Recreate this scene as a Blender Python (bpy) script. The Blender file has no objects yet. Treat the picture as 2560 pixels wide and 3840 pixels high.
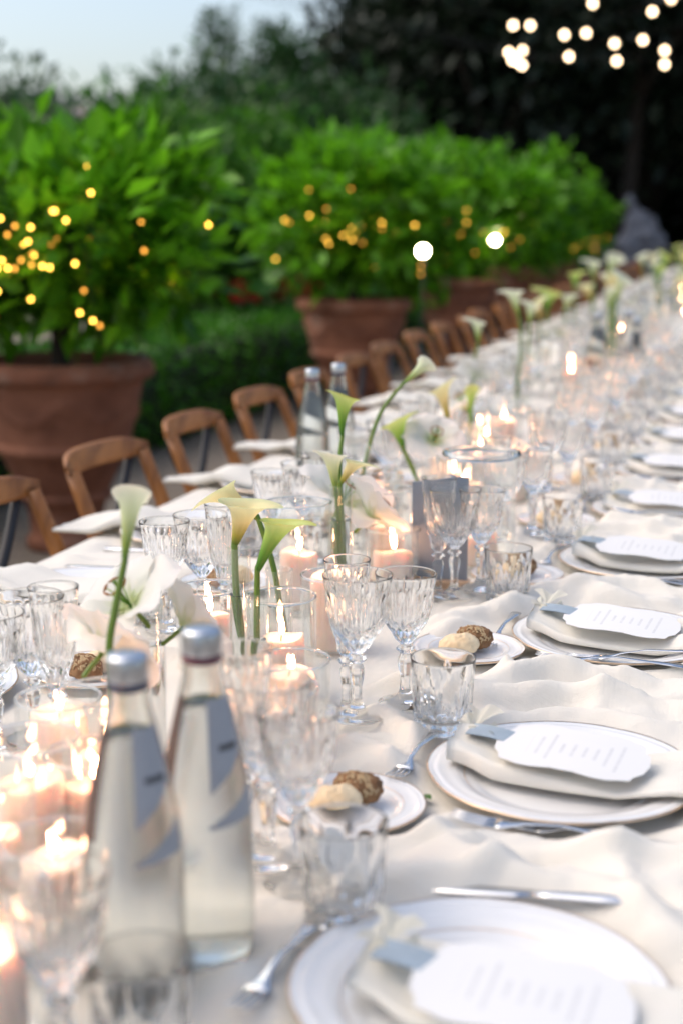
import bpy, math, random
import numpy as np
from mathutils import Vector, Matrix
from math import sin, cos, pi, radians, exp

random.seed(7)
S = bpy.context.scene
COL = S.collection

# ---------------------------------------------------------------- camera, sky, sun, exposure
cam_d = bpy.data.cameras.new('camera')
cam = bpy.data.objects.new('camera', cam_d)
COL.objects.link(cam)
cam.location = (0, 0, 1.38)
cam.rotation_euler = (radians(90 - 11.4), 0, radians(16.5))
cam_d.lens = 50
cam_d.sensor_width = 36
cam_d.clip_start = 0.05
cam_d.clip_end = 3000
cam_d.dof.use_dof = True
cam_d.dof.focus_distance = 1.93
cam_d.dof.aperture_fstop = 2.75
S.camera = cam

SUN_EL, SUN_AZ = 52.0, -99.0         # azimuth from +Y towards +X: soft light from high on the left
W = bpy.data.worlds.new('World')
S.world = W
W.use_nodes = True
nt = W.node_tree
sky = nt.nodes.new('ShaderNodeTexSky')
sky.sky_type = 'NISHITA'
sky.sun_disc = False
sky.sun_elevation = radians(SUN_EL)
sky.sun_rotation = radians(SUN_AZ)
sky.air_density = 1.0
sky.dust_density = 3.6
sky.ozone_density = 0.0
bg = nt.nodes['Background']
bg.inputs[1].default_value = 0.15
nt.links.new(sky.outputs[0], bg.inputs[0])

sun_d = bpy.data.lights.new('sun', 'SUN')
sun = bpy.data.objects.new('sun', sun_d)
COL.objects.link(sun)
sun_d.energy = 0.6
sun_d.angle = radians(85)
sun_d.color = (1.0, 0.93, 0.85)
_sd = Vector((sin(radians(SUN_AZ)) * cos(radians(SUN_EL)), cos(radians(SUN_AZ)) * cos(radians(SUN_EL)), sin(radians(SUN_EL))))
sun.rotation_euler = _sd.to_track_quat('Z', 'Y').to_euler()

S.view_settings.view_transform = 'Standard'
S.view_settings.look = 'None'
S.view_settings.exposure = 0.64
S.view_settings.gamma = 1.0
S.view_settings.use_curve_mapping = False
S.render.engine = 'CYCLES'
cy = S.cycles
cy.max_bounces = 14
cy.diffuse_bounces = 4
cy.glossy_bounces = 5
cy.transmission_bounces = 12
cy.transparent_max_bounces = 32
cy.sample_clamp_indirect = 6.0
cy.use_denoising = True
cy.denoiser = 'OPENIMAGEDENOISE'
cy.use_adaptive_sampling = True
cy.adaptive_threshold = 0.012
cy.adaptive_min_samples = 40
cy.blur_glossy = 0.5

# ---------------------------------------------------------------- materials
def new_mat(name):
    m = bpy.data.materials.new(name)
    m.use_nodes = True
    n = m.node_tree
    n.nodes.clear()
    out = n.nodes.new('ShaderNodeOutputMaterial')
    return m, n, out

def N(n, typ, **kw):
    x = n.nodes.new(typ)
    for k, v in kw.items():
        if k.startswith('i_'):
            x.inputs[k[2:].replace('_', ' ')].default_value = v
        else:
            setattr(x, k, v)
    return x

def c4(c):
    return (c[0], c[1], c[2], 1.0)

def pbr(name, col, rough=0.5, metal=0.0, var=0.0, vscale=8.0, bump=0.0, bscale=60.0, sss=0.0, coat=0.0, spec=0.5, col2=None, detail=4.0, bdist=0.002, sheen=0.0):
    m, n, out = new_mat(name)
    p = N(n, 'ShaderNodeBsdfPrincipled')
    p.inputs['Base Color'].default_value = c4(col)
    p.inputs['Roughness'].default_value = rough
    p.inputs['Metallic'].default_value = metal
    p.inputs['Specular IOR Level'].default_value = spec
    if sss:
        p.inputs['Subsurface Weight'].default_value = sss
        p.inputs['Subsurface Radius'].default_value = (0.02, 0.011, 0.007)
        p.inputs['Subsurface Scale'].default_value = 1.0
    if coat:
        p.inputs['Coat Weight'].default_value = coat
    if sheen:
        p.inputs['Sheen Weight'].default_value = sheen
    tc = N(n, 'ShaderNodeTexCoord')
    if var or col2:
        nz = N(n, 'ShaderNodeTexNoise')
        nz.inputs['Scale'].default_value = vscale
        nz.inputs['Detail'].default_value = detail
        n.links.new(tc.outputs['Object'], nz.inputs['Vector'])
        rp = N(n, 'ShaderNodeValToRGB')
        rp.color_ramp.elements[0].position = 0.33
        rp.color_ramp.elements[1].position = 0.67
        b = col2 if col2 else tuple(min(1, x * (1 + var)) for x in col)
        a = col if col2 else tuple(x * (1 - var) for x in col)
        rp.color_ramp.elements[0].color = c4(a)
        rp.color_ramp.elements[1].color = c4(b)
        n.links.new(nz.outputs['Fac'], rp.inputs['Fac'])
        n.links.new(rp.outputs['Color'], p.inputs['Base Color'])
    if bump:
        bz = N(n, 'ShaderNodeTexNoise')
        bz.inputs['Scale'].default_value = bscale
        bz.inputs['Detail'].default_value = 5
        n.links.new(tc.outputs['Object'], bz.inputs['Vector'])
        bp = N(n, 'ShaderNodeBump')
        bp.inputs['Strength'].default_value = bump
        bp.inputs['Distance'].default_value = bdist
        n.links.new(bz.outputs['Fac'], bp.inputs['Height'])
        n.links.new(bp.outputs['Normal'], p.inputs['Normal'])
    n.links.new(p.outputs[0], out.inputs[0])
    return m

def mat_crystal():
    m, n, out = new_mat('cut crystal')
    g = N(n, 'ShaderNodeBsdfGlass')
    g.inputs['IOR'].default_value = 1.43
    g.inputs['Roughness'].default_value = 0.0
    g.inputs['Color'].default_value = (0.997, 0.999, 0.998, 1)
    n.links.new(g.outputs[0], out.inputs[0])
    return m

def mat_thin(name, tint=(0.985, 0.99, 0.985), ior=1.45, k=1.0):
    # thin-walled glass: straight transmission plus Fresnel reflection
    m, n, out = new_mat(name)
    t = N(n, 'ShaderNodeBsdfTransparent')
    t.inputs[0].default_value = c4(tint)
    g = N(n, 'ShaderNodeBsdfGlossy')
    g.inputs['Roughness'].default_value = 0.02
    g.inputs[0].default_value = (1, 1, 1, 1)
    f = N(n, 'ShaderNodeFresnel')
    geo = N(n, 'ShaderNodeNewGeometry')
    e = N(n, 'ShaderNodeMath', operation='MULTIPLY_ADD')     # the same reflectance on either face of the thin wall
    n.links.new(geo.outputs['Backfacing'], e.inputs[0])
    e.inputs[1].default_value = -2.0
    e.inputs[2].default_value = 1.0
    pw = N(n, 'ShaderNodeMath', operation='POWER')
    pw.inputs[0].default_value = ior
    n.links.new(e.outputs[0], pw.inputs[1])
    n.links.new(pw.outputs[0], f.inputs[0])
    mx = N(n, 'ShaderNodeMixShader')
    n.links.new(f.outputs[0], mx.inputs[0])
    n.links.new(t.outputs[0], mx.inputs[1])
    n.links.new(g.outputs[0], mx.inputs[2])
    n.links.new(mx.outputs[0], out.inputs[0])
    return m

def mat_glass(name, col, ior, rough=0.0):
    m, n, out = new_mat(name)
    g = N(n, 'ShaderNodeBsdfGlass')
    g.inputs['IOR'].default_value = ior
    g.inputs['Roughness'].default_value = rough
    g.inputs['Color'].default_value = c4(col)
    n.links.new(g.outputs[0], out.inputs[0])
    return m

def mat_emit(name, col, s):
    m, n, out = new_mat(name)
    e = N(n, 'ShaderNodeEmission')
    e.inputs[0].default_value = c4(col)
    e.inputs[1].default_value = s
    n.links.new(e.outputs[0], out.inputs[0])
    return m

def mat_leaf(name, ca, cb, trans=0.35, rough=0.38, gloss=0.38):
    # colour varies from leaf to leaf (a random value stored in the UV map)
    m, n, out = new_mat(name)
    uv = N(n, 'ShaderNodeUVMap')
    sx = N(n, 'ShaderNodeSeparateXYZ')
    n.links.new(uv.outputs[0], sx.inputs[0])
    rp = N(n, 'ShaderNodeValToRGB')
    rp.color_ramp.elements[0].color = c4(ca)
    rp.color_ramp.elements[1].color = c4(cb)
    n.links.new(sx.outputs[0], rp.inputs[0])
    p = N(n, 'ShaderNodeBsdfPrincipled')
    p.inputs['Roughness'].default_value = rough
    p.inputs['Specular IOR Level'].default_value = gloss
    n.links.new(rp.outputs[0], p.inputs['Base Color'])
    t = N(n, 'ShaderNodeBsdfTranslucent')
    n.links.new(rp.outputs[0], t.inputs[0])
    mx = N(n, 'ShaderNodeMixShader')
    mx.inputs[0].default_value = trans
    n.links.new(p.outputs[0], mx.inputs[1])
    n.links.new(t.outputs[0], mx.inputs[2])
    n.links.new(mx.outputs[0], out.inputs[0])
    return m

def mat_petal(name, stops, trans=0.35, rough=0.45):
    # stops run from the base of the bloom (0) to its lip (1), along the UV map's x
    m, n, out = new_mat(name)
    uv = N(n, 'ShaderNodeUVMap')
    sx = N(n, 'ShaderNodeSeparateXYZ')
    n.links.new(uv.outputs[0], sx.inputs[0])
    nz = N(n, 'ShaderNodeTexNoise')
    nz.inputs['Scale'].default_value = 3.0
    mp = N(n, 'ShaderNodeMapping')
    mp.inputs['Scale'].default_value = (0.6, 9.0, 1.0)
    n.links.new(uv.outputs[0], mp.inputs[0])
    n.links.new(mp.outputs[0], nz.inputs['Vector'])
    ad = N(n, 'ShaderNodeMath', operation='MULTIPLY_ADD')
    n.links.new(nz.outputs['Fac'], ad.inputs[0])
    ad.inputs[1].default_value = 0.16
    n.links.new(sx.outputs[0], ad.inputs[2])
    sb = N(n, 'ShaderNodeMath', operation='SUBTRACT')
    n.links.new(ad.outputs[0], sb.inputs[0])
    sb.inputs[1].default_value = 0.08
    rp = N(n, 'ShaderNodeValToRGB')
    el = rp.color_ramp.elements
    el[0].position, el[0].color = stops[0][0], c4(stops[0][1])
    el[1].position, el[1].color = stops[-1][0], c4(stops[-1][1])
    for pos, c in stops[1:-1]:
        e = el.new(pos)
        e.color = c4(c)
    n.links.new(sb.outputs[0], rp.inputs[0])
    p = N(n, 'ShaderNodeBsdfPrincipled')
    p.inputs['Roughness'].default_value = rough
    n.links.new(rp.outputs[0], p.inputs['Base Color'])
    t = N(n, 'ShaderNodeBsdfTranslucent')
    n.links.new(rp.outputs[0], t.inputs[0])
    mx = N(n, 'ShaderNodeMixShader')
    mx.inputs[0].default_value = trans
    n.links.new(p.outputs[0], mx.inputs[1])
    n.links.new(t.outputs[0], mx.inputs[2])
    n.links.new(mx.outputs[0], out.inputs[0])
    return m

def mat_cloth(name, col, weave=650.0, bump=0.7):
    m, n, out = new_mat(name)
    tc = N(n, 'ShaderNodeTexCoord')
    p = N(n, 'ShaderNodeBsdfPrincipled')
    p.inputs['Roughness'].default_value = 0.9
    p.inputs['Specular IOR Level'].default_value = 0.15
    p.inputs['Sheen Weight'].default_value = 0.08
    p.inputs['Base Color'].default_value = c4(col)
    # woven threads with uneven slubs
    mp = N(n, 'ShaderNodeMapping')
    mp.inputs['Scale'].default_value = (weave, weave * 0.05, 1)
    n.links.new(tc.outputs['Object'], mp.inputs[0])
    a = N(n, 'ShaderNodeTexNoise')
    a.inputs['Scale'].default_value = 1.0
    a.inputs['Detail'].default_value = 2.0
    n.links.new(mp.outputs[0], a.inputs['Vector'])
    mp2 = N(n, 'ShaderNodeMapping')
    mp2.inputs['Scale'].default_value = (weave * 0.05, weave, 1)
    n.links.new(tc.outputs['Object'], mp2.inputs[0])
    b = N(n, 'ShaderNodeTexNoise')
    b.inputs['Scale'].default_value = 1.0
    b.inputs['Detail'].default_value = 2.0
    n.links.new(mp2.outputs[0], b.inputs['Vector'])
    ad = N(n, 'ShaderNodeMath', operation='ADD')
    n.links.new(a.outputs['Fac'], ad.inputs[0])
    n.links.new(b.outputs['Fac'], ad.inputs[1])
    big = N(n, 'ShaderNodeTexNoise')
    big.inputs['Scale'].default_value = 34.0
    big.inputs['Detail'].default_value = 6.0
    big.inputs['Roughness'].default_value = 0.62
    big.inputs['Distortion'].default_value = 0.6
    n.links.new(tc.outputs['Object'], big.inputs['Vector'])
    b1 = N(n, 'ShaderNodeBump')
    b1.inputs['Strength'].default_value = bump
    b1.inputs['Distance'].default_value = 0.0006
    n.links.new(ad.outputs[0], b1.inputs['Height'])
    b2 = N(n, 'ShaderNodeBump')
    b2.inputs['Strength'].default_value = 0.45
    b2.inputs['Distance'].default_value = 0.004
    n.links.new(big.outputs['Fac'], b2.inputs['Height'])
    n.links.new(b1.outputs['Normal'], b2.inputs['Normal'])
    n.links.new(b2.outputs['Normal'], p.inputs['Normal'])
    t = N(n, 'ShaderNodeBsdfTranslucent')
    t.inputs[0].default_value = c4((col[0], col[1] * 0.97, col[2] * 0.9))
    mx = N(n, 'ShaderNodeMixShader')
    mx.inputs[0].default_value = 0.12
    n.links.new(p.outputs[0], mx.inputs[1])
    n.links.new(t.outputs[0], mx.inputs[2])
    n.links.new(mx.outputs[0], out.inputs[0])
    return m

def mat_card():
    # white menu card, lines of small grey print across its short side
    m, n, out = new_mat('printed menu card')
    tc = N(n, 'ShaderNodeTexCoord')
    sx = N(n, 'ShaderNodeSeparateXYZ')
    n.links.new(tc.outputs['Object'], sx.inputs[0])
    def math_(op, a, b=None, c=None):
        k = N(n, 'ShaderNodeMath', operation=op)
        for i, q in enumerate((a, b, c)):
            if q is None:
                continue
            if isinstance(q, (int, float)):
                k.inputs[i].default_value = q
            else:
                n.links.new(q, k.inputs[i])
        return k.outputs[0]
    x, y = sx.outputs[0], sx.outputs[1]
    row = math_('FRACT', math_('MULTIPLY', math_('ADD', x, 0.5), 78.0))
    inrow = math_('LESS_THAN', row, 0.30)
    rid = math_('FLOOR', math_('MULTIPLY', math_('ADD', x, 0.5), 78.0))
    wn = N(n, 'ShaderNodeTexWhiteNoise', noise_dimensions='1D')
    n.links.new(rid, wn.inputs['W'])
    half = math_('MULTIPLY_ADD', wn.outputs['Value'], 0.024, 0.008)
    iny = math_('LESS_THAN', math_('ABSOLUTE', y), half)
    inx = math_('LESS_THAN', math_('ABSOLUTE', math_('SUBTRACT', x, 0.004)), 0.052)
    cb = N(n, 'ShaderNodeCombineXYZ')
    n.links.new(math_('MULTIPLY', y, 900.0), cb.inputs[0])
    n.links.new(rid, cb.inputs[1])
    nz = N(n, 'ShaderNodeTexNoise')
    nz.inputs['Scale'].default_value = 1.0
    n.links.new(cb.outputs[0], nz.inputs['Vector'])
    dash = math_('GREATER_THAN', nz.outputs['Fac'], 0.46)
    k = math_('MULTIPLY', math_('MULTIPLY', inrow, iny), math_('MULTIPLY', inx, dash))
    k = math_('MULTIPLY', k, 0.30)
    mc = N(n, 'ShaderNodeMix', data_type='RGBA')
    n.links.new(k, mc.inputs[0])
    mc.inputs[6].default_value = (0.76, 0.755, 0.74, 1)
    mc.inputs[7].default_value = (0.30, 0.31, 0.34, 1)
    p = N(n, 'ShaderNodeBsdfPrincipled')
    p.inputs['Roughness'].default_value = 0.6
    n.links.new(mc.outputs[2], p.inputs['Base Color'])
    n.links.new(p.outputs[0], out.inputs[0])
    return m

def mat_label():
    m, n, out = new_mat('bottle label paper')
    tc = N(n, 'ShaderNodeTexCoord')
    nz = N(n, 'ShaderNodeTexNoise')
    nz.inputs['Scale'].default_value = 260.0
    n.links.new(tc.outputs['Object'], nz.inputs['Vector'])
    rp = N(n, 'ShaderNodeValToRGB')
    rp.color_ramp.elements[0].color = (0.30, 0.31, 0.335, 1)
    rp.color_ramp.elements[1].color = (0.35, 0.36, 0.385, 1)
    n.links.new(nz.outputs['Fac'], rp.inputs[0])
    p = N(n, 'ShaderNodeBsdfPrincipled')
    p.inputs['Roughness'].default_value = 0.55
    n.links.new(rp.outputs[0], p.inputs['Base Color'])
    n.links.new(p.outputs[0], out.inputs[0])
    return m

def mat_wood(name, ca, cb, scale=6.0, rough=0.38):
    m, n, out = new_mat(name)
    tc = N(n, 'ShaderNodeTexCoord')
    mp = N(n, 'ShaderNodeMapping')
    mp.inputs['Scale'].default_value = (scale * 5, scale, scale * 0.8)
    n.links.new(tc.outputs['Object'], mp.inputs[0])
    nz = N(n, 'ShaderNodeTexNoise')
    nz.inputs['Scale'].default_value = 1.5
    nz.inputs['Detail'].default_value = 6
    nz.inputs['Distortion'].default_value = 0.7
    n.links.new(mp.outputs[0], nz.inputs['Vector'])
    rp = N(n, 'ShaderNodeValToRGB')
    rp.color_ramp.elements[0].position = 0.3
    rp.color_ramp.elements[1].position = 0.72
    rp.color_ramp.elements[0].color = c4(ca)
    rp.color_ramp.elements[1].color = c4(cb)
    n.links.new(nz.outputs['Fac'], rp.inputs[0])
    p = N(n, 'ShaderNodeBsdfPrincipled')
    p.inputs['Roughness'].default_value = rough
    n.links.new(rp.outputs[0], p.inputs['Base Color'])
    n.links.new(p.outputs[0], out.inputs[0])
    return m

def mat_ground():
    m, n, out = new_mat('gravel')
    tc = N(n, 'ShaderNodeTexCoord')
    v = N(n, 'ShaderNodeTexVoronoi')
    v.inputs['Scale'].default_value = 60.0
    n.links.new(tc.outputs['Object'], v.inputs['Vector'])
    nz = N(n, 'ShaderNodeTexNoise')
    nz.inputs['Scale'].default_value = 1.3
    nz.inputs['Detail'].default_value = 6
    n.links.new(tc.outputs['Object'], nz.inputs['Vector'])
    rp = N(n, 'ShaderNodeValToRGB')
    rp.color_ramp.elements[0].color = (0.135, 0.105, 0.078, 1)
    rp.color_ramp.elements[1].color = (0.30, 0.25, 0.20, 1)
    sp = N(n, 'ShaderNodeSeparateColor')
    n.links.new(v.outputs['Color'], sp.inputs[0])
    md = N(n, 'ShaderNodeMath', operation='MULTIPLY_ADD')
    n.links.new(sp.outputs[0], md.inputs[0])
    md.inputs[1].default_value = 0.6
    sc = N(n, 'ShaderNodeMath', operation='MULTIPLY_ADD')
    n.links.new(nz.outputs['Fac'], sc.inputs[0])
    sc.inputs[1].default_value = 0.9
    sc.inputs[2].default_value = -0.25
    n.links.new(sc.outputs[0], md.inputs[2])
    n.links.new(md.outputs[0], rp.inputs[0])
    bp = N(n, 'ShaderNodeBump')
    bp.inputs['Strength'].default_value = 0.8
    bp.inputs['Distance'].default_value = 0.01
    n.links.new(v.outputs['Distance'], bp.inputs['Height'])
    p = N(n, 'ShaderNodeBsdfPrincipled')
    p.inputs['Roughness'].default_value = 0.9
    n.links.new(rp.outputs[0], p.inputs['Base Color'])
    n.links.new(bp.outputs[0], p.inputs['Normal'])
    n.links.new(p.outputs[0], out.inputs[0])
    return m

M = {}
M['crystal'] = mat_crystal()
M['thin'] = mat_thin('thin clear glass', (0.965, 0.972, 0.97), 1.72)
M['bottleglass'] = mat_glass('bottle glass', (0.985, 0.996, 0.99), 1.40, 0.16)
M['water'] = mat_glass('water', (0.99, 0.997, 0.995), 1.33)
M['cloth'] = mat_cloth('white linen', (0.84, 0.80, 0.715))
M['napkin'] = mat_cloth('cream damask', (0.82, 0.79, 0.71), 800.0, 0.5)
M['ribbon'] = mat_petal('cream chiffon', [(0, (0.80, 0.78, 0.68)), (1, (0.82, 0.80, 0.71))], 0.5, 0.8)
M['porcelain'] = pbr('white porcelain', (0.80, 0.80, 0.79), 0.18, coat=0.3)
M['gold'] = pbr('worn gold line', (0.74, 0.56, 0.40), 0.35, 1.0, var=0.15, vscale=60)
M['silver'] = pbr('polished steel', (0.66, 0.67, 0.69), 0.16, 1.0)
M['card'] = mat_card()
M['tag'] = pbr('blue grey paper', (0.30, 0.37, 0.43), 0.6, var=0.06, vscale=50)
M['board'] = pbr('slate grey board', (0.25, 0.285, 0.33), 0.7, var=0.05, vscale=30)
M['basewood'] = mat_wood('pale beech', (0.50, 0.33, 0.20), (0.62, 0.43, 0.28))
M['chairwood'] = mat_wood('honey bentwood', (0.19, 0.066, 0.014), (0.40, 0.162, 0.042), rough=.5)
M['black'] = pbr('black iron', (0.012, 0.012, 0.014), 0.5)
M['rattan'] = pbr('woven seat', (0.30, 0.19, 0.09), 0.7, var=0.2, vscale=90)
M['wax'] = pbr('ivory wax', (0.82, 0.66, 0.56), 0.45, sss=0.6, var=0.02, vscale=12, bump=0.15, bscale=30, bdist=0.004)
M['wick'] = pbr('wick', (0.02, 0.015, 0.012), 0.9)
M['flame'] = mat_emit('candle flame', (1.0, 0.46, 0.24), 90.0)
M['fairy'] = mat_emit('fairy bulb', (1.0, 0.52, 0.07), 9.0)
M['festoon'] = mat_emit('festoon bulb', (1.0, 0.70, 0.42), 9.0)
M['lamp'] = mat_emit('garden lamp globe', (1.0, 0.78, 0.5), 60.0)
M['fairy'].cycles.emission_sampling = 'NONE'
M['festoon'].cycles.emission_sampling = 'NONE'
def mat_terracotta():
    m, n, out = new_mat('aged terracotta')
    tc = N(n, 'ShaderNodeTexCoord')
    def noise(sc, det, rough=.6):
        z = N(n, 'ShaderNodeTexNoise')
        z.inputs['Scale'].default_value = sc
        z.inputs['Detail'].default_value = det
        z.inputs['Roughness'].default_value = rough
        n.links.new(tc.outputs['Object'], z.inputs['Vector'])
        return z.outputs['Fac']
    def ramp(f, a, b, p0, p1):
        r = N(n, 'ShaderNodeValToRGB')
        r.color_ramp.elements[0].color, r.color_ramp.elements[1].color = c4(a), c4(b)
        r.color_ramp.elements[0].position, r.color_ramp.elements[1].position = p0, p1
        n.links.new(f, r.inputs[0])
        return r.outputs[0]
    base = ramp(noise(4.0, 7), (0.15, 0.050, 0.024), (0.34, 0.135, 0.072), .32, .68)
    def over(col, mask, c2):
        k = N(n, 'ShaderNodeMix', data_type='RGBA')
        n.links.new(mask, k.inputs[0])
        n.links.new(col, k.inputs[6])
        k.inputs[7].default_value = c4(c2)
        return k.outputs[2]
    lime = ramp(noise(2.6, 9, .75), (0, 0, 0), (.75, .75, .75), .54, .72)
    moss = ramp(noise(6.5, 8, .7), (0, 0, 0), (.8, .8, .8), .60, .74)
    col = over(over(base, lime, (0.36, 0.27, 0.21)), moss, (0.045, 0.045, 0.022))
    p = N(n, 'ShaderNodeBsdfPrincipled')
    p.inputs['Roughness'].default_value = .88
    n.links.new(col, p.inputs['Base Color'])
    bp = N(n, 'ShaderNodeBump')
    bp.inputs['Strength'].default_value = .6
    bp.inputs['Distance'].default_value = .012
    n.links.new(noise(18, 8), bp.inputs['Height'])
    n.links.new(bp.outputs[0], p.inputs['Normal'])
    n.links.new(p.outputs[0], out.inputs[0])
    return m
M['terracotta'] = mat_terracotta()
M['soil'] = pbr('soil', (0.03, 0.022, 0.015), 0.95)
M['bark'] = pbr('bark', (0.035, 0.026, 0.018), 0.9, var=0.35, vscale=14, bump=0.6, bscale=25, bdist=0.01)
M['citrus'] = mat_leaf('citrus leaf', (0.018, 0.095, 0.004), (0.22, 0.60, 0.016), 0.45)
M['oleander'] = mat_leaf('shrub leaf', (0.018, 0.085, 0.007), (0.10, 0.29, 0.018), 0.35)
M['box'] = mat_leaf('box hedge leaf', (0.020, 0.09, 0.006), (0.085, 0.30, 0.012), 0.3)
M['oak'] = mat_leaf('dark evergreen leaf', (0.010, 0.019, 0.009), (0.020, 0.038, 0.017), 0.12, 0.5, 0.4)
M['conifer'] = mat_leaf('cypress needle', (0.022, 0.065, 0.018), (0.060, 0.15, 0.040), 0.2)
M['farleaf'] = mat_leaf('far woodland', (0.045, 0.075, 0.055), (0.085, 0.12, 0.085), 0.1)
M['red'] = mat_leaf('geranium petal', (0.50, 0.018, 0.018), (0.75, 0.07, 0.06), 0.3)
M['pinkwhite'] = mat_leaf('oleander petal', (0.55, 0.42, 0.42), (0.72, 0.62, 0.62), 0.3)
M['stone'] = pbr('grey stone', (0.20, 0.20, 0.22), 0.9, var=0.25, vscale=6, bump=0.6, bscale=14, bdist=0.02)
M['navy'] = pbr('slate blue cloth', (0.020, 0.034, 0.055), 0.85, var=0.2, vscale=5)
M['mauve'] = pbr('dusty mauve fabric', (0.15, 0.12, 0.135), 0.9, var=0.2, vscale=5)
M['calla_w'] = mat_petal('white calla', [(0.0, (0.10, 0.24, 0.02)), (0.22, (0.33, 0.46, 0.09)), (0.5, (0.62, 0.70, 0.38)), (1.0, (0.78, 0.80, 0.66))])
M['calla_y'] = mat_petal('yellow calla', [(0.0, (0.13, 0.22, 0.015)), (0.2, (0.48, 0.42, 0.06)), (0.5, (0.78, 0.66, 0.30)), (0.82, (0.78, 0.74, 0.40)), (1.0, (0.66, 0.72, 0.40))])
M['calla_g'] = mat_petal('green calla', [(0.0, (0.05, 0.19, 0.010)), (0.3, (0.16, 0.36, 0.03)), (0.6, (0.40, 0.56, 0.11)), (0.86, (0.60, 0.68, 0.22)), (1.0, (0.55, 0.60, 0.13))])
M['stem'] = pbr('calla stem', (0.075, 0.17, 0.012), 0.35, col2=(0.13, 0.20, 0.018), vscale=14)
M['spadix'] = pbr('spadix', (0.75, 0.52, 0.05), 0.7)
M['lily'] = mat_petal('white lily petal', [(0.0, (0.56, 0.64, 0.30)), (0.25, (0.80, 0.80, 0.72)), (1.0, (0.84, 0.83, 0.80))], 0.4)
M['anther'] = pbr('anther', (0.30, 0.12, 0.03), 0.8)
M['cap'] = pbr('aluminium cap', (0.58, 0.60, 0.63), 0.28, 1.0)
M['maroon'] = pbr('maroon cap band', (0.10, 0.018, 0.04), 0.4)
M['navyband'] = pbr('navy cap band', (0.016, 0.020, 0.06), 0.4)
M['label'] = mat_label()
M['brownlabel'] = pbr('label back', (0.085, 0.055, 0.045), 0.7, var=0.1, vscale=40)
M['print'] = pbr('black print', (0.02, 0.02, 0.022), 0.6)
M['crust_b'] = pbr('seeded crust', (0.16, 0.075, 0.03), 0.8, vscale=45, col2=(0.33, 0.18, 0.08), bump=0.9, bscale=70, bdist=0.004)
M['crust_w'] = pbr('pale crust', (0.74, 0.54, 0.31), 0.6, vscale=28, col2=(0.82, 0.68, 0.46), bump=0.25, bscale=40, bdist=0.003)
M['seed'] = pbr('oat flake', (0.46, 0.33, 0.18), 0.8)
M['tablewood'] = mat_wood('table timber', (0.20, 0.12, 0.06), (0.30, 0.19, 0.10))
M['ground'] = mat_ground()
M['hill'] = pbr('hillside', (0.045, 0.07, 0.04), 0.95, var=0.3, vscale=0.05)
M['driedstem'] = pbr('dried flower', (0.22, 0.14, 0.05), 0.8)
M['greenleaf'] = pbr('small green leaf', (0.06, 0.15, 0.02), 0.5)
M['cable'] = pbr('black cable', (0.01, 0.01, 0.01), 0.6)

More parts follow.
